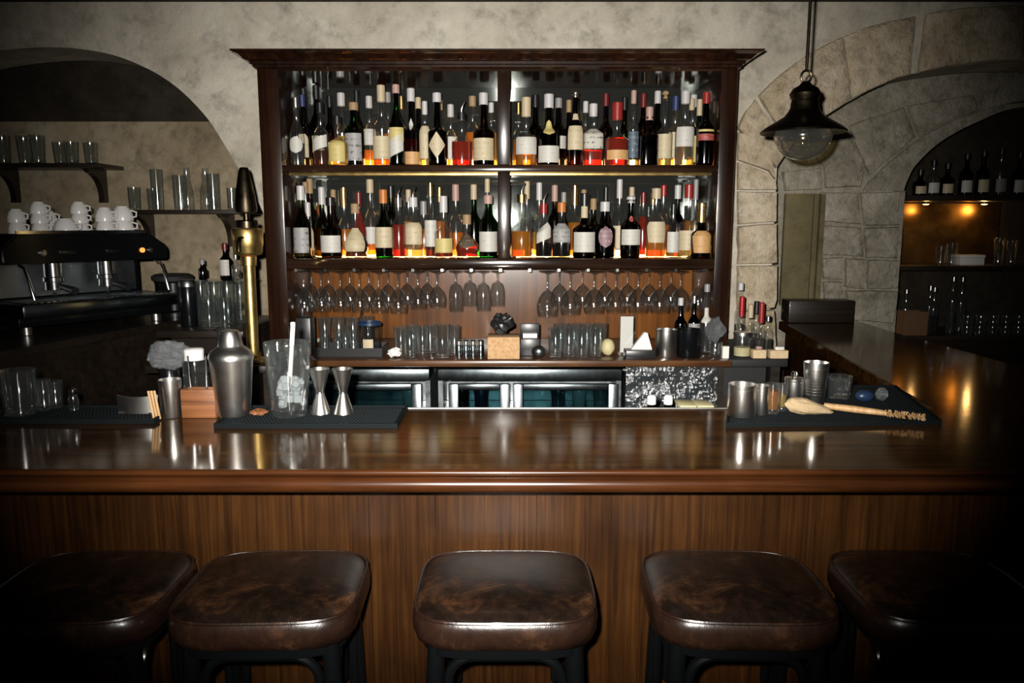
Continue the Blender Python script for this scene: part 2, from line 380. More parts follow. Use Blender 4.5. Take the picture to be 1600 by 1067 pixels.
# left recess: back wall, side walls, dark sloping vault
RB = 4.41
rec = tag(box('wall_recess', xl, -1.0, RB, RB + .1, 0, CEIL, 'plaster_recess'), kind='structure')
bm = bmesh.new()
z0 = PZ(190, RB)
pr = [(WY + .301, CEIL - .01), (WY + .301, 2.60), (WY + .42, 2.5), (RB, z0), (RB, CEIL - .01)]
vv = [[bm.verts.new((x, a, b)) for a, b in pr] for x in (xl, -1.0)]
n_ = len(pr)
bm.faces.new(vv[0]); bm.faces.new(vv[1][::-1])
for i in range(n_): bm.faces.new((vv[0][i], vv[0][(i + 1) % n_], vv[1][(i + 1) % n_], vv[1][i]))
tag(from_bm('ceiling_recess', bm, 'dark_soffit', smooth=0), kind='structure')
tag(box('wall_left', xl - .1, xl, -1.5, 6.2, 0, CEIL, 'plaster'), kind='structure')
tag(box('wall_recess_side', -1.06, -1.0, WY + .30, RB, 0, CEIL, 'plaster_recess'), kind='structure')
# right: alcove wall with olive door and inner arch
AW = 4.275
inner_arch = smooth_curve([(1347, 298), (1362, 280), (1385, 258), (1435, 218), (1490, 188), (1550, 168), (1620, 155), (1760, 150), (1900, 170)])
ia = pts2(inner_arch, AW)
jx = PX(1407, AW)
outl = [(1.30, 0), (1.30, CEIL), (xr, CEIL), (xr, ia[-1][1])] + ia[::-1] + [(jx, ia[0][1]), (jx, 0)]
aw = prism('wall_alcove', outl, AW, AW + .11, 'stone_grey', smooth=30); tag(aw, kind='structure')
ia2 = pts2(smooth_curve([(1409, 306), (1418, 280), (1432, 256), (1470, 221), (1530, 189), (1600, 167), (1760, 162), (1900, 182)]), AW + .115)
outl2 = [(1.30, 0), (1.30, CEIL), (xr, CEIL), (xr, ia2[-1][1])] + ia2[::-1] + [(ia2[0][0], 0)]
tag(prism('wall_niche_arch', outl2, AW + .1105, AW + .32, 'stone_grey', smooth=30), kind='structure')
tag(box('wall_alcove_side', 1.20, 1.30, WY + .30, AW + .3, 0, CEIL, 'stone_grey'), kind='structure')
tag(box('wall_right', xr, xr + .1, -1.5, 6.2, 0, CEIL, 'plaster'), kind='structure')
NB = 5.05
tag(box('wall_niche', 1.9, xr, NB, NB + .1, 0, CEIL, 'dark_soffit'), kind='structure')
tag(box('wall_niche_side', 1.86, 1.96, AW + .32, NB, 0, CEIL, 'stone_grey'), kind='structure')

# stones of the big right arch: voussoirs, each its own piece of the back wall
def stone(px, D, depth, mat, parent, sub=5, amp=.007):
    pts = pts2(px, D)
    c = Vector((sum(p[0] for p in pts) / len(pts), sum(p[1] for p in pts) / len(pts)))
    dense = []
    for i, a in enumerate(pts):
        b = pts[(i + 1) % len(pts)]; n = max(1, int(math.hypot(a[0] - b[0], a[1] - b[1]) / .05))
        for k in range(n): dense.append((a[0] + (b[0] - a[0]) * k / n, a[1] + (b[1] - a[1]) * k / n))
    bm = bmesh.new(); rings = []
    for s, dy in ((1.0, depth), (1.0, .004), (.985, -.004), (.95, -.010), (.72, -.012), (.40, -.012)):
        ring = []
        for q in dense:
            x = c.x + (q[0] - c.x) * s; z = c.y + (q[1] - c.y) * s
            nz = noise.noise(Vector((x * 9, z * 9, 3.1))) * amp
            dx = noise.noise(Vector((x * 14, z * 14, 9.0))) * .006
            dz = noise.noise(Vector((x * 14, z * 14, 19.0))) * .006
            ring.append(bm.verts.new((x + dx, D + dy + (nz if dy < 0 else 0), z + dz)))
        rings.append(ring)
    for A, B in zip(rings, rings[1:]):
        for i in range(len(A)): bm.faces.new((A[i], A[(i + 1) % len(A)], B[(i + 1) % len(A)], B[i]))
    bm.faces.new(rings[-1])
    return from_bm('stone', bm, mat, parent, 50)
def between(o, i, a, b):   # ring segment between fractions
    no = len(o) - 1; ni = len(i) - 1
    oo = [o[round(a * no + (b - a) * no * k / 8)] for k in range(9)]
    ii = [i[round(a * ni + (b - a) * ni * k / 8)] for k in range(9)]
    return oo + ii[::-1]
fr = [0.0, .155, .43, .60, .78, 1.0]
ro = right_outer; rin = right_inner
SY = WY - .022
for a, b in zip(fr, fr[1:]):
    seg_ = between(ro, rin, a + .004, b - .004)
    stone(seg_, SY, .05, 'stone', wall)
quoins = [[(1153, 204), (1190, 196), (1213, 264), (1222, 262), (1220, 296), (1206, 300), (1153, 250)],
          [(1153, 253), (1204, 302), (1214, 300), (1212, 296), (1153, 296)],
          [(1153, 299), (1214, 300), (1213, 347), (1153, 350)],
          [(1153, 353), (1213, 350), (1215, 411), (1153, 413)],
          [(1153, 416), (1215, 414), (1214, 470), (1210, 481), (1170, 484), (1153, 484)],
          [(1153, 487), (1210, 484), (1212, 545), (1153, 545)]]
quoins[1] = [(1153, 254), (1203, 270), (1213, 284), (1214, 297), (1153, 296)]
quoins[0] = [(1153, 207), (1188, 206), (1210, 264), (1212, 280), (1204, 267), (1153, 250)]
for q in quoins: stone(q, SY, .05, 'stone', wall, amp=.012)
# springer and rubble stones on the alcove wall
rub = [[(1345, 301), (1405, 299), (1405, 352), (1350, 352)], [(1282, 300), (1340, 302), (1345, 350), (1284, 346)],
       [(1280, 352), (1345, 355), (1350, 400), (1282, 398)], [(1350, 356), (1404, 355), (1402, 404), (1354, 402)],
       [(1284, 404), (1318, 402), (1316, 436), (1286, 436)], [(1322, 404), (1352, 405), (1350, 452), (1320, 448)],
       [(1356, 406), (1405, 407), (1404, 450), (1356, 452)], [(1286, 440), (1316, 440), (1318, 484), (1290, 482)],
       [(1322, 454), (1404, 455), (1396, 505), (1328, 500)], [(1222, 268), (1285, 262), (1282, 296), (1226, 298)]]
for q in rub: stone(q, AW - .015, .04, 'stone_grey', aw, amp=.016)
for q in ([(1262, 232), (1320, 200), (1352, 250), (1345, 292), (1290, 294), (1288, 262)], [(1326, 196), (1412, 168), (1430, 214), (1384, 252), (1358, 274)],
          [(1418, 166), (1520, 148), (1530, 172), (1484, 186), (1436, 212)]):
    stone(q, AW - .012, .03, 'stone_grey', aw, amp=.010)
# olive door in the alcove
d = box('door_1', PX(1222, AW - .02), PX(1276, AW - .02), AW - .035, AW - .001, PZ(476, AW), PZ(303, AW), 'olive_paint', bev=.004); tag(d, kind='structure')
box('door_frame', PX(1262, AW), PX(1268, AW), AW - .052, AW - .035, PZ(474, AW), PZ(304, AW), 'olive_paint', d)
box('door_frame', PX(1271, AW), PX(1278, AW), AW - .062, AW - .035, PZ(474, AW), PZ(304, AW), 'olive_paint', d)
s_ = box('bench_ledge', PX(1218, AW), PX(1318, AW), AW - .19, AW - .064, 1.1008, PZ(467, AW - .1), 'dark_wood', bev=.008)
tag(s_, 'dark ledge below the olive door at the end of the bar', 'ledge')

# ---------------------------------------------------------------- bar counter
BZ = 1.10; D1 = 1.600; D2 = 2.155; PY = 1.80
bar = thing('bar_counter', 'long glossy brown wooden bar counter turning back on the right', 'bar counter', (0, 0, 0))
LXI0, LXI1 = 1.215, 1.467
topo = [(-2.6, D1), (2.05, D1), (1.90, 2.8), (1.88, 3.75), (1.90, 4.19), (LXI1, 4.19), (LXI0, D2), (-2.6, D2)]
bm = bmesh.new(); f = bm.faces.new([bm.verts.new((x, y, BZ - .045)) for x, y in topo]); r = bmesh.ops.extrude_face_region(bm, geom=[f])
for v in r['geom']:
    if isinstance(v, bmesh.types.BMVert): v.co.z = BZ
bmesh.ops.bevel(bm, geom=[e for e in bm.edges if all(v.co.z > BZ - .001 for v in e.verts)], offset=.004, segments=2, affect='EDGES')
from_bm('top', bm, 'bar_top_wood', bar, 30)
pf = [(D1 + .002, BZ + .0005)]
for k in range(7):
    a = PI / 2 + PI * k / 6; pf.append((D1 - .004 + .0065 * math.cos(a), BZ - .006 + .0065 * math.sin(a)))
pf.append((D1 - .003, BZ - .0135))
for k in range(11):
    a = PI / 2 + PI * k / 10; pf.append((D1 - .006 + .0175 * math.cos(a), BZ - .031 + .0175 * math.sin(a)))
pf += [(D1 + .002, BZ - .049)]
bm = bmesh.new(); A = [bm.verts.new((-2.6, y, z)) for y, z in pf]; B = [bm.verts.new((2.05, y, z)) for y, z in pf]
for i in range(len(pf) - 1): bm.faces.new((A[i], A[i + 1], B[i + 1], B[i]))
bm.faces.new(A); bm.faces.new(B[::-1])
bm.faces.new((A[-1], A[0], B[0], B[-1]))
from_bm('edge_moulding', bm, 'nosing_wood', bar, 50)
tube('edge_trim', [(-.4, D2 - .004, BZ + .0015), (.62, D2 - .004, BZ + .0015)], .0035, 'steel', bar, 8)
x = -2.5; rb = random.Random(3)
while x < 1.95:
    wd = rb.uniform(.07, .2)
    box('board', x, x + wd - .0007, PY + rb.uniform(0, .0012), PY + .03, 0.0, BZ - .0455, 'panel_wood', bar)
    x += wd
box('rear_panel', -2.5, 1.2, D2 - .06, D2 - .04, 0, BZ - .0455, 'dark_wood', bar)
# right wing: panels below its top
for nm, (ax, ay), (bx, by) in (('wing_panel', (LXI0 + .05, D2 + .02), (LXI1 + .04, 4.15)), ('wing_panel', (1.80, 2.0), (1.80, 4.15))):
    bm = bmesh.new(); dx, dy = bx - ax, by - ay; ln = math.hypot(dx, dy); nx, ny = -dy / ln * .015, dx / ln * .015
    q = [(ax - nx, ay - ny), (bx - nx, by - ny), (bx + nx, by + ny), (ax + nx, ay + ny)]
    lo = [bm.verts.new((a, b, 0)) for a, b in q]; hi = [bm.verts.new((a, b, BZ - .0455)) for a, b in q]
    bm.faces.new(lo); bm.faces.new(hi)
    for i in range(4): bm.faces.new((lo[i], lo[(i + 1) % 4], hi[(i + 1) % 4], hi[i]))
    from_bm(nm, bm, 'panel_wood', bar, 0)
# service ledge behind the bar on the right
bm = bmesh.new(); q = [(PX(1128, D2), D2 + .001), (LXI0 - .004, D2 + .001), (LXI0 + .035, 2.47), (PX(1150, 2.47), 2.47)]
f = bm.faces.new([bm.verts.new((a, b, BZ - .03)) for a, b in q]); r = bmesh.ops.extrude_face_region(bm, geom=[f])
for v in r['geom']:
    if isinstance(v, bmesh.types.BMVert): v.co.z = BZ
from_bm('service_ledge', bm, 'dark_wood', bar, 0)

# ---------------------------------------------------------------- stools
def sup(a, rx, ry, n=4.2):
    c, s = math.cos(a), math.sin(a); k = 1 / (abs(c) ** n + abs(s) ** n) ** (1 / n); return rx * k * c, ry * k * s
SEAT_Z = .846
def stool(x, y, rz, label):
    t = thing('bar_stool', label, 'bar stool', (x, y, 0), rz, 'leather bar stools along the bar')
    bm = bmesh.new(); SG = 56; RX, RY = .196, .176
    prof = [(.0, .012), (.35, .011), (.6, .009), (.78, .005), (.88, .0), (.935, -.006), (.96, -.010)]
    side = [(.97, -.0125), (.995, -.022), (1.005, -.036), (1.0, -.052), (.975, -.066), (.93, -.071), (.5, -.071)]
    def ring(sc, z): return [bm.verts.new((*sup(2 * PI * i / SG, RX * sc, RY * sc, 4.4 if sc > .5 else 3), SEAT_Z + z)) for i in range(SG)]
    c = bm.verts.new((0, 0, SEAT_Z + .012)); pv = None
    for sc, z in prof[1:]:
        r = ring(sc, z)
        for i in range(SG):
            j = (i + 1) % SG
            bm.faces.new((c, r[i], r[j]) if pv is None else (pv[i], r[i], r[j], pv[j]))
        pv = r
    from_bm('seat', bm, 'leather', t, 60)
    bm = bmesh.new(); pv = None
    for sc, z in [(.96, -.010)] + side:
        r = ring(sc, z)
        if pv:
            for i in range(SG): bm.faces.new((pv[i], r[i], r[(i + 1) % SG], pv[(i + 1) % SG]))
        pv = r
    bm.faces.new(pv[::-1])
    from_bm('seat_side', bm, 'leather_side', t, 60)
    tube('piping', [(*sup(2 * PI * i / SG, RX * .972, RY * .972, 4.4), SEAT_Z - .0085) for i in range(SG)], .0036, 'leather_side', t, 6, True)
    bm = bmesh.new(); zs = SEAT_Z - .071
    ra = [[bm.verts.new((*sup(2 * PI * i / SG, RX * k, RY * k), z)) for i in range(SG)] for k, z in ((.90, zs), (.90, zs - .022), (.78, zs - .022), (.78, zs))]
    for A, B in zip(ra, ra[1:] + ra[:1]):
        for i in range(SG): bm.faces.new((A[i], A[(i + 1) % SG], B[(i + 1) % SG], B[i]))
    from_bm('seat_rail', bm, 'black_lacquer', t, 50)
    tops = {}
    for sx in (-1, 1):
        for sy in (-1, 1):
            a = Vector((sx * .142, sy * .120, zs - .002)); b = Vector((sx * .172, sy * .148, .0))
            m_ = a.lerp(b, .25); tops[(sx, sy)] = (a, b)
            tube('leg', [a, a.lerp(b, .2), a.lerp(b, .6), b], [.0185, .019, .017, .014], 'black_lacquer', t, 12)
    def brace(p, q):
        # bentwood arch that hugs both legs and the underside of the rail
        pts = []
        d = (q[0] - p[0]).normalized()
        lo = 0.20
        pa = p[0].lerp(p[1], lo) + d * .030; qa = q[0].lerp(q[1], lo) - d * .030
        zt = zs - .034; R = .055
        pts += [pa + Vector((0, 0, -.09)), pa]
        for k in range(1, 7):
            th = PI / 2 * k / 6
            base_ = Vector((pa.x, pa.y, 0)) + d * (R * (1 - math.cos(th)))
            pts.append(Vector((base_.x, base_.y, (zt - R) + R * math.sin(th))))
        for k in range(6, -1, -1):
            th = PI / 2 * k / 6
            base_ = Vector((qa.x, qa.y, 0)) - d * (R * (1 - math.cos(th)))
            pts.append(Vector((base_.x, base_.y, (zt - R) + R * math.sin(th))))
        pts += [qa + Vector((0, 0, -.09))]
        pts[1].z = zt - R - .01
        tube('brace', pts, .0105, 'black_lacquer', t, 8)
    brace(tops[(-1, -1)], tops[(1, -1)]); brace(tops[(-1, 1)], tops[(1, 1)])
    brace(tops[(-1, -1)], tops[(-1, 1)]); brace(tops[(1, -1)], tops[(1, 1)])
    fr_ = [(*sup(2 * PI * i / 40, .168, .146, 4), .28) for i in range(40)]
    tube('foot_ring', fr_, .010, 'black_lacquer', t, 8, True)
    return t
SYC = 1.598
for px, rz, lb in ((152, .02, 'dark worn leather bar stool at the far left, half in shadow'), (437, .03, 'brown leather bar stool with pale scuffs, second from the left'),
                   (790, 0, 'shiny dark leather bar stool in the middle of the five'), (1140, -.03, 'brown leather bar stool, second from the right'),
                   (1447, -.03, 'dark leather bar stool at the far right, fading into shadow')):
    stool((px - 800) / F * 1.73, SYC, rz, lb)

# ---------------------------------------------------------------- back bar worktop and fridges
TZ = 1.072; TF = 3.105
wt = thing('back_worktop', 'brown wooden worktop of the back bar below the hanging glasses', 'worktop')
box('top', PX(440, 3.1), PX(1152, 3.1), TF, 3.779, TZ - .028, TZ, 'worktop_wood', wt, .006)
box('top', PX(1152, 3.1) + .002, PX(1250, 3.1), TF + .06, 3.75, TZ - .040, TZ - .006, 'black_matte', wt, .006)
box('support', PX(440, 3.1), PX(452, 3.1), TF + .06, 3.7, 0, TZ - .0285, 'dark_wood', wt)
box('support', PX(1132, 3.1), PX(1145, 3.1), TF + .06, 3.7, 0, TZ - .0285, 'dark_wood', wt)
box('support', PX(1225, 3.1), PX(1240, 3.1), TF + .08, 3.7, 0, TZ - .0405, 'dark_wood', wt)
box('side_cladding', PX(1150, 3.1), PX(1222, 3.1), TF + .12, TF + .15, .6, TZ - .0405, 'black_matte', wt)
def fridge(x0, x1, doors, label):
    D = TF + .05; t = thing('bar_fridge', label, 'fridge', ((x0 + x1) / 2, D, 0)); c = (x0 + x1) / 2
    a, b = x0 - c, x1 - c; zt = TZ - .045; zh = zt - .050
    box('body', a, b, .22, .5, .06, zt - .002, 'steel_dark', t)
    box('side_wall', a, a + .02, .02, .22, .06, zh, 'steel_dark', t); box('side_wall', b - .02, b, .02, .22, .06, zh, 'steel_dark', t)
    box('bottom', a + .02, b - .02, .02, .22, .06, .10, 'steel_dark', t)
    box('header', a, b, -.005, .219, zh, zt, 'steel_brushed', t, .004)
    box('plinth', a + .01, b - .01, .04, .4, 0, .0595, 'black_matte', t)
    for u0, u1 in doors:
        p, q = a + (b - a) * u0 + .003, a + (b - a) * u1 - .003; z1 = zh - .013; z0 = .12; w_ = .042
        dr = box('door_frame', p, p + w_, -.012, .012, z0, z1, 'steel_brushed', t, .003)
        box('door_stile', q - w_, q, -.012, .012, z0, z1, 'steel_brushed', dr, .003)
        box('door_rail', p + w_, q - w_, -.012, .012, z1 - .026, z1, 'steel_brushed', dr, .003)
        box('door_rail', p + w_, q - w_, -.012, .012, z0, z0 + .04, 'steel_brushed', dr, .003)
        box('pane', p + w_ - .002, q - w_ + .002, -.002, .002, z0 + .03, z1 - .02, 'glass_bluish', dr)
    box('shelf', a + .021, b - .021, .03, .21, zh - .14, zh - .135, 'steel', t)
    return t
FX0, FX1 = PX(681, TF + .05), PX(976, TF + .05)
fridge(FX0, FX1, [(.055, .395), (.405, .985)], 'long steel undercounter fridge with two glass doors in the middle')
fridge(PX(470, TF + .05), PX(668, TF + .05), [(.03, .94)], 'grey undercounter fridge behind the jiggers on the left')
# things seen inside the fridges
zsh = TZ - .045 - .050 - .135
def bag_blob(name, loc, r, mat, label, cat, sx=1, sy=1, sz=1, amp=.35, seed=0, sub=3):
    bm = bmesh.new(); bmesh.ops.create_icosphere(bm, subdivisions=sub, radius=1)
    for v in bm.verts:
        n = noise.fractal(v.co * 1.8 + Vector((seed, 0, 0)), 1.0, 2.0, 4)
        v.co *= 1 + amp * n; v.co = Vector((v.co.x * r * sx, v.co.y * r * sy, v.co.z * r * sz))
    mz = min(v.co.z for v in bm.verts)
    for v in bm.verts: v.co.z -= mz
    o = from_bm(name, bm, mat, None, 25, loc); return tag(o, label, cat) if label else o
fy = TF + .05 + .11
for px, kind, lb in ((722, 'glass_green', 'green cup inside the left door of the steel fridge'), (752, 'blue_plastic', 'blue tub inside the left door of the steel fridge'),
                     (905, 'ceramic', 'pale pot inside the right door of the steel fridge'), (938, 'glass', 'glass jar at the right inside the steel fridge'),
                     (872, 'plastic_clear', 'clear tub inside the right door of the steel fridge'), (640, 'ceramic', 'pale carton inside the grey fridge behind the jiggers')):
    x = PX(px, fy, 610); R = .034
    o = lathe('food_container', [(0, 0), (R * .75, 0), (R * .8, .004), (R, .075), (R * .95, .078), (R * .92, .074), (R * .72, .008), (0, .008)], kind, None, 20, loc=(x, fy, zsh + .0005))
    tag(o, lb, 'container')
# plastic-covered bin
px0, px1 = PX(982, TF + .05), PX(1128, TF + .05)
t = thing('ice_bin', 'bin under crinkled clear plastic beside the steel fridge', 'bin', ((px0 + px1) / 2, TF + .05, 0)); hw = (px1 - px0) / 2
box('body', -hw + .01, hw - .01, .04, .4, 0, TZ - .13, 'steel_dark', t)
bm = bmesh.new(); nx, nz = 72, 40; G = []
for j in range(nz + 1):
    row = []
    for i in range(nx + 1):
        x = -hw + 2 * hw * i / nx; z = .78 + (TZ - .034 - .78) * j / nz
        row.append(bm.verts.new((x, -.010 + .010 * noise.noise(Vector((x * 18, z * 18, 4))) + .009 * abs(noise.noise(Vector((x * 70, z * 55, 7)))), z)))
    G.append(row)
for j in range(nz):
    for i in range(nx): bm.faces.new((G[j][i], G[j][i + 1], G[j + 1][i + 1], G[j + 1][i]))
from_bm('plastic_cover', bm, 'plastic_sheet', t, 12)
box('liner', -hw + .01, hw - .01, .05, .06, TZ - .13, TZ - .034, 'steel_brushed', t)

# ---------------------------------------------------------------- bottle cabinet
CF = 3.33; CB = 3.725
cab = thing('bottle_cabinet', 'tall dark wooden open cabinet with cornice holding bottles', 'cabinet')
cx0, cx1 = PX(401, CF, 110), PX(1154, CF, 110)
pw = .088
zt = PZ(111, CF); zs1t, zs1b = PZ(257.5, CF), PZ(268.5, CF); zs2t, zs2b = PZ(404.5, CF), PZ(420, CF)
ztop = PZ(76, CF - .08)
box('side_panel', cx0, cx0 + pw, CF, CB + .03, TZ + .0005, zt + .09, 'cabinet_wood', cab, .004)
box('side_panel', cx1 - pw * .78, cx1, CF, CB + .03, TZ + .0005, zt + .09, 'cabinet_wood', cab, .004)
ix0, ix1 = cx0 + pw + .0005, cx1 - pw * .78 - .0005
dx0, dx1 = PX(777.5, CF, 260), PX(797, CF, 260)
box('top_panel', ix0, ix1, CF + .004, CB + .03, zt, zt + .088, 'shelf_wood', cab)
box('shelf', ix0, ix1, CF + .003, CB, zs1b, zs1t, 'shelf_wood', cab, .002)
box('shelf', ix0, ix1, CF + .001, CB, zs2b, zs2t, 'shelf_wood', cab, .003)
box('divider', dx0, dx1, CF + .0015, CB, zs1t + .0005, zt - .0005, 'cabinet_wood', cab, .002)
box('divider', dx0, dx1, CF + .0015, CB, zs2t + .0005, zs1b - .0005, 'cabinet_wood', cab, .002)
box('mirror', ix0, ix1, CB + .002, CB + .012, zs2b, zt - .0005, 'mirror', cab)
box('back_panel', ix0, ix1, CB + .002, CB + .03, TZ + .0005, zs2b - .0005, 'back_wood', cab)
for z, a, b in ((zs1t, ix0, dx0), (zs1t, dx1, ix1), (zs2t, ix0, dx0), (zs2t, dx1, ix1)):
    box('light_strip', a + .03, b - .03, CB - .012, CB - .004, z + .0006, z + (.050 if z > 1.7 else .026), 'strip_glow', cab)
box('underside_glow_rail', ix0 + .02, ix1 - .02, CF + .026, CF + .038, zs1b - .014, zs1b - .0005, 'brass', cab, .003)  # brass rail added to imitate the gold light on the shelf underside
# cornice: stepped profile swept round front and both ends
zc0 = PZ(108, CF); zc1 = ztop
H_ = zc1 - zc0
cpf = [(.000, 0), (.012, .10), (.012, .22), (.020, .26), (.024, .42), (.040, .50), (.046, .62), (.058, .78), (.074, .86), (.080, .90), (.080, 1.0), (-.02, 1.0)]
bm = bmesh.new(); rows = []
for o, k in cpf:
    z = zc0 + H_ * k
    rows.append([bm.verts.new(c) for c in ((cx0 - o, CB + .03, z), (cx0 - o, CF - .002 - o, z), (cx1 + o, CF - .002 - o, z), (cx1 + o, CB + .03, z))])
for A, B in zip(rows, rows[1:]):
    for i in range(3): bm.faces.new((A[i], A[i + 1], B[i + 1], B[i]))
bm.faces.new(rows[-1])
from_bm('cornice', bm, 'cabinet_wood', cab, 20, recalc=True)
nr = 14
for k in range(nr + 1):
    x = ix0 + .03 + (ix1 - ix0 - .06) * k / nr
    box('glass_rail', x - .006, x + .006, CF + .03, CB - .02, zs2b - .014, zs2b - .0005, 'chrome', cab)

# ---------------------------------------------------------------- bottles
ORD = ['first', 'second', 'third', 'fourth', 'fifth', 'sixth', 'seventh', 'eighth', 'ninth', 'tenth', 'eleventh', 'twelfth', 'thirteenth', 'fourteenth', 'fifteenth', 'sixteenth']
SH = {'U': zs1t, 'L': zs2t}
ROWY = {'f': 3.45, 'b': 3.585}
def label_patch(name, prof_r, n, z0, z1, half, shape, mat, parent, off=.0012):
    bm = bmesh.new(); uv = bm.loops.layers.uv.new('UVMap'); NA, NZ = 12, 8; G = []
    for j in range(NZ + 1):
        t = j / NZ; z = z0 + (z1 - z0) * t
        k = {'rect': 1, 'diamond': max(1 - abs(2 * t - 1), .02), 'oval': max(math.sqrt(max(1 - (2 * t - 1) ** 2, 0)), .05),
             'arch': 1 if t < .7 else math.sqrt(max(1 - ((t - .7) / .34) ** 2, 0)), 'taper': .78 + .3 * t if t < .75 else 1.0 - .25 * (t - .75) / .25,
             'slant': 1}[shape]
        row = []
        for i in range(NA + 1):
            s = 2 * i / NA - 1; a = -PI / 2 + s * half * k
            r = prof_r(z) + off; c, sn = math.cos(a), math.sin(a)
            q = 1 if n == 2 else 1 / (abs(c) ** n + abs(sn) ** n) ** (1 / n)
            zz = z + (s * (z1 - z0) * .22 * (1 if shape == 'slant' else 0))
            row.append((bm.verts.new((r * q * c, r * q * sn, zz)), (i / NA, t)))
        G.append(row)
    for j in range(NZ):
        for i in range(NA):
            q4 = (G[j][i], G[j][i + 1], G[j + 1][i + 1], G[j + 1][i])
            f = bm.faces.new([v for v, _ in q4])
            for lp, (_, u) in zip(f.loops, q4): lp[uv].uv = u
    return from_bm(name, bm, mat, parent, 60, recalc=False)
def bottle(loc, R, Ht, glass='glass', liquid=None, level=.5, labels=(), cap='cap_white', caph=.03, shape='std', pour=False, knob=False, label='', cat='bottle', name='liquor_bottle', group=None, seg=20):
    t = thing(name, label, cat, loc, 0, group)
    n = 2.0
    fb, fn, rn = {'std': (.56, .74, .36), 'tall': (.60, .80, .38), 'squat': (.50, .64, .34), 'slope': (.46, .82, .36), 'square': (.60, .70, .34),
                  'round': (.42, .66, .30), 'long': (.50, .60, .36), 'carafe': (.62, .72, .5)}[shape]
    if shape == 'square': n = 5
    rn = max(R * rn, .0095); Hn = Ht - caph * .75
    zb, zn = Hn * fb, Hn * fn
    prof = [(0, .003), (R * .86, 0), (R * .97, .004), (R, .012)]
    if shape == 'round':
        for k in range(1, 9):
            u = k / 8; prof.append((R * (.78 + .30 * math.sin(PI * (u * .9 + .05))), .012 + (zb - .012) * u))
        prof.append((R * .8, zb + .01))
    else: prof += [(R, zb * .5), (R, zb)]
    for k in range(1, 6):
        u = k / 5; sm = 1 - (1 - math.cos(PI * u)) / 2
        prof.append((rn + (prof[-1][0] * 0 + (R if shape != 'round' else R * .8) - rn) * sm, zb + (zn - zb) * u))
    prof += [(rn * .94, zn + (Hn - zn) * .5), (rn * .92, Hn - .012), (rn * 1.14, Hn - .011), (rn * 1.14, Hn - .003), (rn * .8, Hn)]
    def pr(z):
        for (r0, z0_), (r1, z1_) in zip(prof[1:], prof[2:]):
            if z0_ <= z <= z1_ and z1_ > z0_: return r0 + (r1 - r0) * (z - z0_) / (z1_ - z0_)
        return R
    bm = bmesh.new(); lathe_bm(bm, prof, seg, n); from_bm('glass_body', bm, glass, t, 50)
    if liquid:
        top = Hn * level; lp = [(0, .006)]
        k = 0
        zz = .0065
        while zz < top - .0005:
            lp.append((max(pr(zz) * .93, .004), zz)); zz += max(.006, (top) / 12)
        lp += [(pr(top) * .93, top), (0, top)]
        lathe('liquid', lp, liquid, t, seg, n, 40)
    for lb in labels:
        a, b, m_, half, shp = (list(lb) + [1.15, 'rect'])[:5] if len(lb) < 5 else lb
        label_patch('label', pr, n, Ht * a, Ht * b, half, shp, m_, t)
    rc = rn * 1.28
    if cap:
        if knob:
            lathe('stopper', [(0, Hn - .004), (rn * .9, Hn - .004), (rn * .9, Hn + .004), (rn * .5, Hn + .007), (rn * .6, Hn + .010), (rc, Ht - caph * .4), (rc, Ht - .006), (rc * .6, Ht), (0, Ht)], cap, t, 16)
        else:
            lathe('cap', [(rn * .96, Ht - caph - .004), (rc, Ht - caph - .004), (rc, Ht - .003), (rc - .003, Ht), (0, Ht)], cap, t, 16)
    if pour:
        tube('pourer', [(0, 0, Ht - .002), (0, -.002, Ht + .015), (.006, -.006, Ht + .03), (.016, -.012, Ht + .046)], [.007, .006, .0045, .0035], 'chrome', t, 10)
    return t
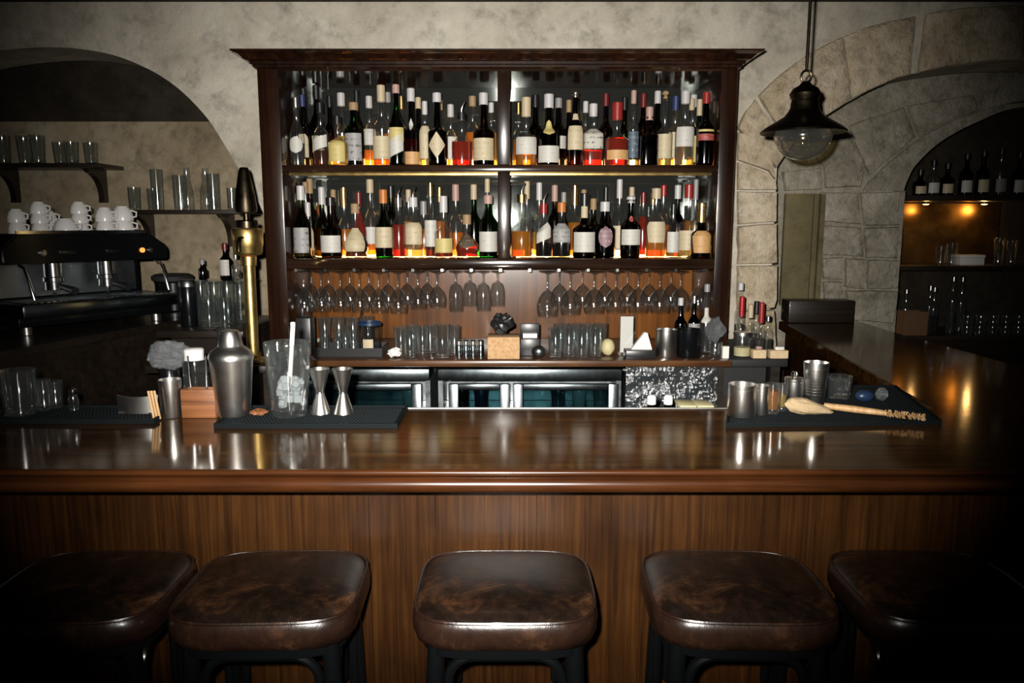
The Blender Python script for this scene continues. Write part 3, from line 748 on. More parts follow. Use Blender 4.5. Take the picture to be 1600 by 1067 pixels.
# (x px, width px, top y px, row, glass, liquid, level, labels, cap, cap px, shape, extra, looks)
# label spec: (z fraction lo, hi, material, half angle, shape)
c_, w_ = 'lab_cream', 'lab_white'
UL = [
 (451, 23, 152, 'f', 'glass', 'clear', .4, [(.19, .43, w_, 1.0, 'oval')], 'cap_silver', 14, 'slope', {}, 'slim clear bottle, jagged white label'),
 (476, 30, 148, 'f', 'glass_brown', 'amber', .45, [(.14, .46, c_, 1.1, 'arch')], 'cap_blue', 17, 'std', {}, 'dark bottle, rounded cream label, blue cap'),
 (503, 24, 160, 'f', 'glass', 'brown', .28, [(.27, .46, w_, 1.0, 'slant')], 'cap_black', 14, 'std', {}, 'clear bottle, slanted white label'),
 (529, 31, 181, 'f', 'glass', 'gold', .62, [(.08, .5, 'lab_yellow', .9, 'rect')], 'cap_black', 11, 'squat', {}, 'short pale golden bottle, black cap'),
 (555, 30, 160, 'f', 'glass_green', 'dark', .4, [(.10, .52, 'lab_silver', .95, 'rect')], 'cap_tan', 11, 'tall', {}, 'green bottle, black and silver label, tan cap'),
 (598, 28, 133, 'f', 'glass', 'amber', .3, [(.09, .37, c_, 1.15, 'rect')], 'cap_cream', 24, 'std', {}, 'bottle with broad cream label, long pale cap'),
 (621, 25, 132, 'f', 'glass_green', 'brown', .3, [(.14, .36, w_, 1.0, 'slant'), (.30, .47, 'lab_yellow', 1.1, 'rect')], 'cap_pink', 12, 'slope', {}, 'tall green bottle, torn yellow label'),
 (644, 27, 138, 'f', 'glass_brown', 'amber', .4, [(.03, .19, 'lab_orange', 1.1, 'rect'), (.46, .62, w_, .7, 'diamond')], 'cap_white', 19, 'long', {}, 'brown bottle, white diamond on shoulder'),
 (665, 18, 158, 'f', 'glass', 'gold', .25, [(.12, .62, c_, 1.2, 'rect')], 'cap_white', 19, 'tall', {}, 'narrow bottle with tall cream label'),
 (684, 30, 145, 'f', 'glass_black', None, 0, [(.10, .46, c_, .95, 'diamond')], 'cap_white', 13, 'long', {}, 'black bottle with large diamond label'),
 (722, 32, 176, 'f', 'glass', 'red', .5, [], 'cap_black', 10, 'squat', {'pour': True}, 'clear bottle of red spirit, steel pourer'),
 (756, 33, 145, 'f', 'glass_brown', 'dark', .42, [(.08, .38, c_, 1.15, 'rect')], 'cap_white', 17, 'squat', {}, 'dark whisky bottle, square cream label'),
 (463, 22, 138, 'b', 'glass_black', None, 0, [], 'cap_black', 18, 'std', {}, 'dark bottle'),
 (498, 22, 128, 'b', 'glass_black', None, 0, [(.2, .4, c_)], 'cap_black', 20, 'tall', {}, 'tall dark bottle'),
 (536, 26, 145, 'b', 'glass', 'gold', .5, [], 'cap_white', 19, 'std', {}, 'clear bottle, white cap'),
 (579, 22, 150, 'b', 'glass', 'orange', .3, [(.33, .55, w_)], 'cap_white', 17, 'std', {}, 'bottle of orange spirit'),
 (608, 22, 144, 'b', 'glass', 'amber', .5, [], 'cap_grey', 14, 'std', {}, 'amber bottle, grey cap'),
 (705, 22, 163, 'b', 'glass', 'amber', .3, [(.15, .5, w_)], 'cap_white', 18, 'std', {}, 'bottle with tall white label'),
 (739, 24, 150, 'b', 'glass', 'amber', .55, [], 'cap_tan', 14, 'std', {}, 'amber bottle, tan cap'),
]
UR = [
 (822, 34, 152, 'f', 'glass', 'amber', .22, [(.17, .42, w_, 1.15, 'rect')], 'cap_cream', 28, 'squat', {}, 'clear bottle, white label above amber'),
 (857, 35, 147, 'f', 'glass_black', None, 0, [(.05, .28, w_, 1.1, 'rect'), (.43, .64, 'lab_yellow', .8, 'oval')], 'cap_white', 20, 'squat', {}, 'black bottle, yellow badge above white label'),
 (898, 27, 143, 'f', 'glass_brown', 'orange', .15, [(.22, .54, c_, 1.0, 'rect'), (.62, .70, c_, .6, 'rect')], 'cap_silver', 12, 'slope', {'knob': True}, 'dark bottle, two cream labels, silver stopper'),
 (926, 30, 162, 'f', 'glass', 'red', .3, [(.28, .60, 'lab_tree', 1.0, 'rect')], 'cap_white', 18, 'square', {}, 'square clear bottle, label with dark tree shape'),
 (963, 38, 160, 'f', 'glass', 'red', .55, [(.10, .25, 'lab_orange', 1.0, 'rect')], 'cap_red', 25, 'squat', {}, 'squat red bottle with red wax cap'),
 (988, 18, 141, 'f', 'glass', 'clear', .3, [(.12, .46, 'lab_blue', 1.0, 'rect')], 'cap_pink', 19, 'std', {}, 'slim bottle, dark blue label, pink cap'),
 (1013, 27, 167, 'f', 'glass_brown', 'dark', .5, [], 'cap_pink', 19, 'square', {}, 'square dark bottle, pink cap'),
 (1037, 23, 142, 'f', 'glass', 'gold', .3, [(.11, .43, c_, 1.2, 'rect')], 'cap_tan', 14, 'long', {'knob': True}, 'bottle with cream label and round stopper'),
 (1068, 29, 142, 'f', 'glass', 'pale', .3, [(.26, .52, w_, 1.15, 'rect')], 'cap_white', 18, 'std', {}, 'clear bottle of pale spirit, large white label'),
 (1090, 17, 155, 'f', 'glass_green', 'gold', .2, [(.07, .46, 'lab_yellow', 1.2, 'rect')], 'cap_cream', 24, 'tall', {}, 'narrow green bottle, tall yellow label'),
 (1112, 27, 144, 'f', 'glass_black', None, 0, [(.34, .43, 'lab_red', 1.1, 'rect'), (.46, .49, 'lab_yellow', 1.0, 'rect')], 'cap_red', 16, 'std', {}, 'black bottle, red band, red cap'),
 (836, 24, 148, 'b', 'glass_black', None, 0, [], 'cap_black', 18, 'std', {}, 'black bottle, black cap'),
 (872, 24, 153, 'b', 'glass_black', None, 0, [(.28, .46, w_)], 'cap_grey', 14, 'std', {}, 'black bottle with white label'),
 (945, 22, 146, 'b', 'glass_brown', 'dark', .5, [], 'cap_darkred', 18, 'std', {}, 'dark bottle, dark red cap'),
 (1003, 20, 146, 'b', 'glass_brown', 'amber', .5, [], 'cap_darkred', 20, 'tall', {}, 'brown bottle with slim neck'),
 (1025, 22, 142, 'b', 'glass_black', None, 0, [], 'cap_white', 18, 'std', {}, 'black bottle, white cap'),
 (1053, 24, 150, 'b', 'glass', 'gold', .4, [(.15, .5, c_)], 'cap_blue', 20, 'std', {}, 'golden bottle, blue cap'),
 (1100, 24, 148, 'b', 'glass', 'gold', .4, [], 'cap_white', 18, 'std', {}, 'golden bottle, white cap'),
]
LL = [
 (455, 27, 290, 'f', 'glass_olive', 'gold', .2, [(.07, .42, 'lab_silver', 1.0, 'rect')], 'cap_white', 21, 'slope', {}, 'dark green bottle, silver label, white cap'),
 (484, 28, 316, 'f', 'glass', 'amber', .55, [(.12, .57, c_, 1.15, 'rect')], 'cap_white', 21, 'std', {}, 'amber bottle, large cream label, white cap'),
 (519, 33, 308, 'f', 'glass_brown', 'dark', .5, [(.09, .37, w_, 1.15, 'rect')], 'cap_black', 12, 'squat', {}, 'dark brown bottle, square white label'),
 (557, 35, 318, 'f', 'glass', 'brown', .5, [(.12, .55, c_, 1.15, 'taper')], 'cap_tan', 14, 'round', {}, 'rounded bottle, cream shield label'),
 (601, 28, 296, 'f', 'glass_green', 'dark', .3, [(.15, .45, c_, 1.15, 'rect')], 'cap_orange', 20, 'slope', {}, 'green bottle with orange cap'),
 (624, 21, 308, 'f', 'glass', 'red', .62, [], 'cap_silver', 14, 'tall', {'pour': True}, 'clear bottle of red spirit, steel pourer'),
 (647, 30, 308, 'f', 'glass', 'pale', .25, [(.22, .58, c_, 1.1, 'rect')], 'cap_white', 14, 'std', {'pour': True}, 'clear bottle, faded cream label'),
 (674, 19, 285, 'f', 'glass', 'brown', .2, [(.15, .50, w_, 1.2, 'rect')], 'cap_gold', 20, 'std', {}, 'bottle with tall white label, gold cap'),
 (694, 29, 306, 'f', 'glass', 'brown', .38, [(.09, .32, 'lab_yellow', 1.15, 'rect')], 'cap_white', 24, 'squat', {}, 'clear bottle, low yellow label, long white cap'),
 (730, 35, 335, 'f', 'glass', 'red', .62, [(.22, .56, 'lab_brown', .85, 'oval')], 'cap_tan', 14, 'round', {}, 'round red decanter, dark oval label'),
 (766, 29, 305, 'f', 'glass_green', 'dark', .3, [(.10, .42, w_, 1.15, 'rect')], 'cap_pink', 12, 'tall', {}, 'green wine-shaped bottle, white label'),
 (450, 16, 284, 'b', 'glass', 'gold', .4, [], 'cap_tan', 16, 'std', {}, 'golden bottle, tan cap'),
 (483, 20, 279, 'b', 'glass_brown', 'amber', .4, [], 'cap_tan', 22, 'tall', {}, 'amber bottle, long cork cap'),
 (506, 22, 292, 'b', 'glass_olive', 'amber', .5, [], 'cap_white', 26, 'std', {}, 'olive bottle, long white cap'),
 (540, 22, 292, 'b', 'glass', 'orange', .5, [], 'cap_gold', 30, 'std', {}, 'orange bottle, gold neck'),
 (563, 22, 300, 'b', 'glass', 'red', .85, [], 'cap_darkred', 22, 'slope', {}, 'long-necked red bottle'),
 (581, 24, 280, 'b', 'glass', 'amber', .2, [(.16, .38, w_)], 'cap_cream', 20, 'std', {}, 'clear bottle, white label, cream cap'),
 (663, 22, 314, 'b', 'glass', 'orange', .6, [], 'cap_grey', 20, 'std', {}, 'orange bottle, grey cap'),
 (713, 24, 288, 'b', 'glass', 'orange', .4, [], 'cap_pink', 24, 'std', {}, 'orange bottle, tall pink cap'),
 (741, 22, 288, 'b', 'glass_green', None, 0, [], 'cap_cream', 22, 'std', {}, 'green bottle, cork cap'),
]
LR = [
 (815, 33, 303, 'f', 'glass', 'orange', .46, [], 'cap_gold', 12, 'squat', {'pour': True}, 'bright orange bottle without label'),
 (849, 25, 318, 'f', 'glass', 'dark', .32, [(.32, .60, w_, 1.0, 'slant')], 'cap_red', 14, 'std', {'pour': True}, 'slanted white label, red cap bottle'),
 (877, 29, 316, 'f', 'glass', 'dark', .28, [(.28, .62, 'lab_silver', 1.1, 'rect')], 'cap_orange', 14, 'std', {}, 'bottle with shiny silver label, orange cap'),
 (912, 35, 302, 'f', 'glass_black', None, 0, [(.09, .40, w_, 1.15, 'rect'), (.62, .80, c_, 1.0, 'rect')], 'cap_black', 18, 'squat', {}, 'squat black bottle, two white labels'),
 (944, 33, 315, 'f', 'glass_black', None, 0, [(.18, .56, 'plum_oval', .7, 'oval')], 'cap_white', 14, 'std', {}, 'black bottle, plum-coloured oval patch'),  # plum oval is a coloured patch on the dark glass
 (984, 31, 306, 'f', 'glass_black', None, 0, [(.21, .46, w_, 1.15, 'rect'), (.58, .68, 'lab_red', .45, 'oval')], 'cap_white', 14, 'std', {'knob': True}, 'black bottle, white label, red seal'),
 (1023, 31, 294, 'f', 'glass', 'amber', .3, [(.22, .52, c_, 1.15, 'taper')], 'cap_cream', 15, 'std', {}, 'amber bottle, large pale cream label'),
 (1050, 20, 318, 'f', 'glass', 'amber', .5, [(.1, .48, w_, 1.1, 'rect')], 'cap_black', 16, 'std', {}, 'small bottle, white label, black cap'),
 (1073, 31, 288, 'f', 'glass', 'gold', .3, [(.10, .37, c_, 1.15, 'rect')], 'cap_red', 20, 'squat', {}, 'pale yellow bottle, cream label, red cap'),
 (1107, 31, 317, 'f', 'glass_brown', 'dark', .5, [(.10, .50, 'lab_orange', 1.15, 'taper')], 'cap_gold', 28, 'std', {}, 'dark bottle, orange label, gold neck foil'),
 (823, 20, 283, 'b', 'glass', 'amber', .3, [], 'cap_cream', 26, 'std', {}, 'clear bottle, long cream cap'),
 (842, 20, 285, 'b', 'glass', 'gold', .4, [], 'cap_white', 26, 'std', {}, 'golden bottle, long white cap'),
 (866, 20, 289, 'b', 'glass_brown', 'amber', .4, [], 'cap_pink', 24, 'tall', {}, 'brown bottle, pink neck'),
 (897, 22, 289, 'b', 'glass', 'orange', .6, [], 'cap_gold', 30, 'std', {}, 'orange bottle, gold neck'),
 (926, 22, 310, 'b', 'glass_olive', None, 0, [], 'cap_tan', 16, 'std', {}, 'olive bottle, tan cap'),
 (966, 20, 280, 'b', 'glass', 'clear', .4, [(.1, .4, c_)], 'cap_white', 28, 'std', {}, 'clear bottle, tall white cap'),
 (1003, 20, 300, 'b', 'glass', 'red', .7, [], 'cap_darkred', 16, 'slope', {}, 'red bottle, dark red cap'),
 (1034, 22, 289, 'b', 'glass', 'amber', .5, [], 'cap_red', 16, 'std', {}, 'amber bottle, red cap'),
 (1056, 22, 289, 'b', 'glass_black', None, 0, [], 'cap_white', 20, 'std', {}, 'black bottle, white cap'),
 (1094, 22, 280, 'b', 'glass', 'gold', .5, [], 'cap_grey', 30, 'std', {}, 'golden bottle, long grey cap'),
]
UL += [(518, 20, 150, 'b', 'glass_brown', 'amber', .5, [], 'cap_black', 16, 'std', {}, 'amber bottle, black cap'),
 (560, 20, 141, 'b', 'glass_black', None, 0, [], 'cap_black', 20, 'tall', {}, 'slim black bottle'),
 (629, 20, 150, 'b', 'glass', 'orange', .6, [], 'cap_gold', 18, 'std', {}, 'orange bottle, gold cap'),
 (655, 20, 152, 'b', 'glass_brown', 'amber', .6, [], 'cap_cream', 16, 'std', {}, 'amber bottle, cream cap'),
 (689, 18, 156, 'b', 'glass', 'gold', .5, [], 'cap_tan', 14, 'std', {}, 'golden bottle, tan cap'),
 (768, 18, 160, 'b', 'glass', 'gold', .6, [], 'cap_white', 14, 'std', {}, 'golden bottle, white cap')]
UR += [(810, 18, 160, 'b', 'glass', 'orange', .5, [], 'cap_gold', 16, 'std', {}, 'orange bottle, gold cap'),
 (888, 18, 156, 'b', 'glass_brown', 'amber', .5, [], 'cap_tan', 18, 'std', {}, 'amber bottle, tan cap'),
 (914, 18, 158, 'b', 'glass', 'amber', .6, [], 'cap_white', 16, 'std', {}, 'clear amber bottle, white cap'),
 (974, 20, 152, 'b', 'glass_olive', None, 0, [], 'cap_black', 18, 'std', {}, 'olive bottle, black cap'),
 (1078, 18, 154, 'b', 'glass', 'orange', .5, [], 'cap_cream', 16, 'std', {}, 'orange bottle, cream cap')]
LL += [(524, 18, 296, 'b', 'glass_brown', 'amber', .5, [], 'cap_tan', 18, 'std', {}, 'amber bottle, tan cap'),
 (613, 20, 290, 'b', 'glass_olive', 'gold', .4, [], 'cap_black', 18, 'tall', {}, 'olive bottle, black cap'),
 (640, 18, 296, 'b', 'glass', 'gold', .6, [], 'cap_cream', 18, 'std', {}, 'golden bottle, cream cap'),
 (688, 18, 292, 'b', 'glass', 'amber', .6, [], 'cap_gold', 22, 'std', {}, 'amber bottle, gold cap'),
 (762, 18, 279, 'b', 'glass', 'orange', .5, [], 'cap_cream', 20, 'std', {}, 'orange bottle, cream cap')]
LR += [(880, 18, 300, 'b', 'glass_olive', None, 0, [], 'cap_grey', 20, 'std', {}, 'olive bottle, grey cap'),
 (911, 18, 296, 'b', 'glass', 'amber', .5, [], 'cap_tan', 18, 'std', {}, 'clear amber bottle, tan cap'),
 (945, 18, 292, 'b', 'glass_brown', 'amber', .4, [], 'cap_black', 20, 'tall', {}, 'brown bottle, black cap'),
 (985, 18, 292, 'b', 'glass', 'gold', .5, [], 'cap_cream', 18, 'std', {}, 'golden bottle, cream cap'),
 (1018, 18, 300, 'b', 'glass', 'orange', .6, [], 'cap_gold', 18, 'std', {}, 'orange bottle, gold cap'),
 (1076, 18, 294, 'b', 'glass', 'orange', .6, [], 'cap_tan', 18, 'std', {}, 'orange bottle, tan cap')]
placed = {'U': [], 'L': []}
for key, sh, half, rows_ in (('upper left', 'U', 'l', UL), ('upper right', 'U', 'r', UR), ('lower left', 'L', 'l', LL), ('lower right', 'L', 'r', LR)):
    cnt = {'f': 0, 'b': 0}
    for (x, wpx, top, row, gl, lq, lev, labs, cap, cpx, shp, ex, looks) in sorted(rows_, key=lambda q: (q[3] == 'b', q[0])):
        D = ROWY[row]; ys = 257 if sh == 'U' else 404
        zb = SH[sh] + .0006; s = S(top, D)
        lo_x, hi_x = (ix0, dx0) if half == 'l' else (dx1, ix1)
        for dd in (0, .022, -.022, .04, -.04, .055, -.055, .07) if row == 'f' else (0, .03, .055, .075, .088, -.02):
            R = wpx * S(ys, D + dd) / 2; X = min(max(PX(x, D + dd, ys), lo_x + R + .003), hi_x - R - .003)
            if all((X - a) ** 2 + (D + dd - b_) ** 2 > (R + c + .001) ** 2 for a, b_, c in placed[sh]): break
        else: R *= .6
        D += dd; placed[sh].append((X, D, R))
        zt_ = min(PZ(top, D), (zt if sh == 'U' else zs1b) - .052 if ex.get('pour') else (zt if sh == 'U' else zs1b) - .004)
        loc = (X, D, zb)
        lab = f"{looks}, {ORD[cnt[row]]} from left, {'front' if row == 'f' else 'back'} row, {key} shelf"
        cnt[row] += 1
        bottle(loc, R, zt_ - zb, gl, lq, lev, labs, cap, cpx * s, shp, label=lab, group=f'bottles on the {key} shelf', **ex)

# ---------------------------------------------------------------- hanging stemware
def wineglass(loc, Hg, R, label, kind='wine'):
    k = Hg
    if kind == 'wine':
        pr_ = [(0, 0), (R * .82, -.001), (R * .84, -.003), (R * .3, -.008), (.0045, -.016), (.0038, -k * .38), (.006, -k * .42), (R * .45, -k * .47), (R * .80, -k * .58),
               (R * .98, -k * .74), (R, -k * .82), (R * .94, -k * .92), (R * .86, -k)]
    elif kind == 'flute':
        pr_ = [(0, 0), (R * .95, -.001), (R * .97, -.003), (R * .3, -.008), (.0045, -.014), (.0040, -k * .26), (.006, -k * .30), (R * .7, -k * .36), (R * .93, -k * .50), (R, -k * .75), (R * .93, -k)]
    bm = bmesh.new(); lathe_bm(bm, pr_, 22); o = from_bm('wine_glass' if kind == 'wine' else 'flute_glass', bm, 'stemware', None, 60, loc)
    return tag(o, label, 'glass', 'glasses hanging under the lower shelf')
def hang(lst, row, side, D, kind, y1):
    for i, (x, yb, wpx) in enumerate(lst):
        zt_ = zs2b - .0145; zb = PZ(yb, D)
        nm = 'wine glass' if kind == 'wine' else 'narrow flute'
        wineglass((PX(x, D, 460), D, zt_), zt_ - zb, wpx * S(470, D) / 2, f'{nm} hanging upside down, {ORD[i]} from left, {row} row, {side} of the rack', kind)
hang([(475, 488, 27), (502, 486, 29), (532, 486, 29), (562, 487, 29), (592, 488, 29), (622, 489, 29), (653, 482, 27), (683, 480, 27)], 'front', 'left half', 3.44, 'wine', 0)
hang([(712, 486, 22), (734, 478, 22), (755, 485, 22), (777, 478, 22)], 'front', 'middle', 3.44, 'flute', 0)
hang([(855, 494, 33), (891, 491, 33), (928, 489, 34), (962, 488, 33), (997, 488, 34), (1031, 488, 34), (1063, 486, 29), (1091, 484, 26)], 'front', 'right half', 3.44, 'wine', 0)
hang([(487, 478, 26), (514, 478, 28), (547, 478, 28), (577, 478, 28), (607, 478, 28), (637, 476, 28), (668, 474, 26)], 'back', 'left half', 3.58, 'wine', 0)
hang([(874, 478, 28), (910, 478, 28), (945, 478, 28), (980, 478, 28), (1014, 478, 28), (1048, 478, 28)], 'back', 'right half', 3.58, 'wine', 0)

# ---------------------------------------------------------------- small builders
def tumbler(loc, R, Ht, label, cat='glass', r0=.86, mat='glassware', name='tumbler', group=None, fill=None, seg=22):
    pr_ = [(0, .002), (R * r0 * .9, 0), (R * r0, .004), (R, Ht - .001), (R - .0015, Ht), (R - .003, Ht - .002), (R * r0 - .003, .012), (0, .010)]
    if fill:
        t = thing(name, label, cat, loc, 0, group); lathe('glass_body', pr_, mat, t, seg)
        lathe('liquid', [(0, .013), (R * r0 - .004, .0135), ((R * r0 + (R - R * r0) * fill[1]) - .005, Ht * fill[1]), (0, Ht * fill[1])], fill[0], t, seg); return t
    return tag(lathe(name, pr_, mat, None, seg, loc=loc), label, cat, group)
def on_top(px, D, z, y): return (PX(px, D, y), D, z + .0006)
TZi = TZ
def bb(px, D, z=None): return (PX(px, D, 530), D, (TZ if z is None else z) + .0006)

# ---------------------------------------------------------------- back-bar worktop items
tr = thing('bar_tray', 'low black tray with small glasses left on the back worktop', 'tray', bb(552, 3.28))
wv_ = 100 * S(545, 3.28) / 2
box('base', -wv_, wv_, -.09, .09, 0, .006, 'black_plastic', tr)
for a in ((-wv_, wv_, -.09, -.084), (-wv_, wv_, .084, .09), (-wv_, -wv_ + .006, -.084, .084), (wv_ - .006, wv_, -.084, .084)):
    box('rim', *a, .006, .036, 'black_plastic', tr)
trz = TZ + .0066
for i, (px, D, h, r) in enumerate(((507, 3.24, .085, .017), (528, 3.27, .085, .017), (552, 3.24, .10, .018), (540, 3.32, .11, .022), (540, 3.25, .085, .015))):
    tumbler(bb(px, D, trz), r, h, f'small glass standing in the black tray, {ORD[i]} of five from left' if i not in (3, 4) else ('taller glass at the back of the black tray' if i == 3 else 'wide glass beside the blue-rimmed jar in the black tray'), name='shot_glass')
t = thing('storage_jar', 'clear plastic jar with blue rim and cream tag in the tray', 'jar', bb(578, 3.27, trz))
lathe('jar_body', [(0, .001), (.045, 0), (.048, .004), (.048, .125), (.046, .127)], 'plastic_clear', t); lathe('rim', [(.0485, .118), (.051, .119), (.051, .131), (.0485, .132)], 'blue_plastic', t)
label_patch('tag', lambda z: .0485, 2, .02, .062, .45, 'rect', 'lab_cream', t)
bag_blob('napkin', bb(615, 3.16), .022, 'paper', 'crumpled white napkin on the edge of the worktop by the tray', 'napkin', 1.3, .8, .8, .5, 3)
for i, (px, D, h) in enumerate(((626, 3.22, .125), (645, 3.28, .125), (640, 3.18, .118), (660, 3.22, .125), (672, 3.3, .12))):
    tumbler(bb(px, D), .030, h, ['tall clear tumbler next to the crumpled napkin', 'clear tumbler at the back of the left tumbler cluster', 'clear tumbler in front of the left tumbler cluster',
            'clear tumbler in the middle of the left tumbler cluster', 'clear tumbler at the right back of the left tumbler cluster'][i], r0=.9)
tumbler(bb(691, 3.17), .036, .142, 'large clear drinking glass with thick base left of the small steel shakers', r0=.86)
tumbler(bb(710, 3.24), .024, .128, 'slim clear glass just right of the large drinking glass', r0=.9)
for i, px in enumerate((717, 728, 739, 751)):
    t = thing('spice_shaker', f'small steel-topped shaker, {ORD[i]} from left of four beside the cork box', 'shaker', bb(px, 3.2))
    lathe('body', [(0, 0), (.0135, 0), (.0145, .003), (.0145, .045), (.012, .05)], 'steel_brushed', t, 16); lathe('lid', [(.0125, .0502), (.0135, .051), (.0135, .066), (.008, .072), (0, .073)], 'steel', t, 16)
bx0 = 25 * S(540, 3.16)
t = thing('cork_box', 'tan cork box in the middle of the back worktop', 'box', bb(787, 3.18))
box('body', -bx0, bx0, -.05, .06, 0, .092, 'cork', t, .003)
bag_blob('black_bundle', (PX(785, 3.18, 500), 3.185, TZ + .0935), .040, 'black_plastic', 'black crumpled bundle lying in the cork box', 'bundle', 1.05, .8, 1.0, .55, 5)
t = thing('black_caddy', 'black caddy with napkins right of the cork box', 'caddy', bb(828, 3.24))
box('body', -.042, .042, -.04, .05, 0, .075, 'black_plastic', t, .004); box('back', -.042, .042, .035, .05, .075, .13, 'black_plastic', t, .003); box('napkins', -.03, .03, -.02, .03, .0755, .094, 'paper', t)
bag_blob('steel_cover', bb(842, 3.16), .030, 'steel_dark', 'shiny dark dome in front of the black caddy', 'cover', 1, .8, .9, .02, 1)
for i, (px, D) in enumerate(((868, 3.19), (889, 3.21), (909, 3.19), (930, 3.21))):
    tumbler(bb(px, D), .031, .124, f'clear tumbler, {ORD[i]} from left of four right of the black caddy', r0=.9)
    tumbler(bb(px + 8, D + .13), .031, .124, f'clear tumbler behind the {ORD[i]} of four right of the black caddy', r0=.9)
bag_blob('lemon', bb(950, 3.22), .032, 'lemon', 'pale yellow lemon between tumblers and card holder', 'lemon', .9, .9, 1.15, .05, 2)
t = thing('card_holder', 'clear upright holder with a white menu card', 'card holder', bb(979, 3.24))
box('card', -.027, .027, -.002, .002, .01, .165, 'paper', t); box('cover', -.036, .036, -.008, -.005, 0, .178, 'glass', t); box('foot', -.036, .036, -.03, .03, 0, .006, 'glass', t)
t = thing('napkin_box', 'low black box in front of the card holder', 'box', bb(1000, 3.16))
box('body', -.062, .062, -.03, .04, 0, .036, 'black_plastic', t, .003)
bm = bmesh.new(); q = [(-.042, .0), (.045, .0), (.024, .070), (.012, .072)]
A = [bm.verts.new((x, -.012, z)) for x, z in q]; B = [bm.verts.new((x, .012, z)) for x, z in q]; bm.faces.new(A); bm.faces.new(B)
for i in range(4): bm.faces.new((A[i], A[(i + 1) % 4], B[(i + 1) % 4], B[i]))
tag(from_bm('folded_napkin', bm, 'paper', None, 0, (PX(1002, 3.16, 530), 3.165, TZ + .0372)), 'white folded napkin standing on the low black box', 'napkin')
t = thing('steel_tin', 'round steel tin beside the black tin on the back worktop', 'tin', bb(1041, 3.2))
lathe('body', [(0, 0), (.042, 0), (.044, .003), (.044, .11), (.0455, .112), (.0455, .116), (.042, .116), (.041, .004), (0, .004)], 'steel', t)
t = thing('black_tin', 'round black tin between steel tin and crumpled film', 'tin', bb(1076, 3.2))
lathe('body', [(0, 0), (.048, 0), (.050, .003), (.050, .116), (.048, .118), (.046, .116), (.045, .01), (0, .01)], 'black_lacquer', t)
bottle(bb(1062, 3.35), .026, .235, 'glass_black', None, 0, [], 'cap_white', .03, 'std', label='dark bottle with white neck behind the black tin, left one', name='liquor_bottle')
bottle(bb(1083, 3.35), .026, .245, 'glass_black', None, 0, [(.3, .5, 'lab_silver')], 'cap_silver', .03, 'std', label='dark bottle with silver label behind the black tin, right one', name='liquor_bottle')
bottle(bb(1102, 3.285), .027, .30, 'glass', 'clear', .5, [(.45, .66, 'lab_white', 1.0, 'rect')], 'cap_grey', .03, 'long', label='clear bottle with small white label beside the cabinet post', name='liquor_bottle')
tumbler(bb(1118, 3.2), .032, .06, 'short glass holding the crumpled ball of cling film', name='short_glass')
bag_blob('cling_film', (PX(1118, 3.2, 520), 3.2, TZ + .0615), .046, 'plastic_bag', 'crumpled ball of clear film on the short glass', 'plastic film', .85, .8, 1.05, .35, 8)
TZ2 = TZ - .006
def rb_(px, D): return (PX(px, D, 530), D, TZ2 + .0006)
t = thing('glass_jar', 'clear lidded glass jar next to the red-topped bottles', 'jar', rb_(1160, 3.24))
lathe('jar_body', [(0, .001), (.035, 0), (.038, .004), (.040, .07), (.034, .085), (.034, .095)], 'glass', t); lathe('contents', [(0, .003), (.034, .004), (.035, .04), (0, .045)], 'lemon', t); lathe('lid', [(.0345, .09), (.038, .091), (.038, .105), (0, .108)], 'steel', t)
t = thing('small_carton', 'tiny white carton in front of the lidded glass jar', 'carton', rb_(1157, 3.18) if False else bb(1134, 3.16)); box('body', -.013, .013, -.01, .01, 0, .045, 'paper', t); box('lid', -.0135, .0135, -.0105, .0105, .0455, .05, 'paper', t)
for px, D, h, cap, lb, ch in ((1157, 3.36, .245, 'red_foil', 'glass bottle with red and white neck by the cabinet post', .085), (1171, 3.32, .215, 'cap_cream', 'glass bottle with long cream cap among red-topped bottles', .055),
                              (1180, 3.40, .22, 'cap_black', 'dark-necked glass bottle between cream and red caps', .05), (1188, 3.30, .225, 'cap_red', 'glass bottle with tall red cap, rightmost on the back worktop', .085),
                              (1199, 3.36, .16, 'cap_silver', 'small clear bottle with silver cap right of the tall red cap', .02), (1154, 3.44, .30, 'cap_white', 'tall bottle with blue-white cap in the cabinet shadow', .03)):
    bottle(rb_(px, D), .022, h, 'glass', 'clear', .4, [], cap, ch, 'std', label=lb, name='syrup_bottle')
t = thing('card_box', 'small cream cardboard box, left of two at the worktop end', 'box', rb_(1186, 3.2)); box('body', -.028, .028, -.02, .02, 0, .036, 'cardboard', t, .002); box('contents', -.012, .012, -.012, .012, .0362, .05, 'cap_pink', t, .004)
t = thing('card_box', 'small cream cardboard box, right of two at the worktop end', 'box', rb_(1217, 3.2)); box('body', -.040, .036, -.022, .022, 0, .034, 'cardboard', t, .002); box('folded_paper', -.016, .022, -.012, .012, .0342, .048, 'paper', t, .003)
t = thing('knife_block', 'tall black block standing beside the left cabinet post', 'block', bb(478, 3.27)); box('body', -.032, .032, -.04, .04, 0, .16, 'black_plastic', t, .004); box('handle', -.02, -.004, -.01, .01, .161, .20, 'black_plastic', t, .003)
for i, (px, D, h) in enumerate(((508, 3.45, .135), (530, 3.47, .135), (552, 3.45, .135), (575, 3.47, .14))):
    tumbler(bb(px, D), .030, h, f'clear glass at the back behind the tray, {ORD[i]} from left of four', r0=.8)
tag(tube('bar_spoon', [(PX(556, 3.3, 540), 3.285, TZ + .05), (PX(566, 3.34, 440), 3.36, TZ + .22)], .003, 'chrome', None, 8), 'thin steel bar spoon standing in the tray glasses', 'spoon')
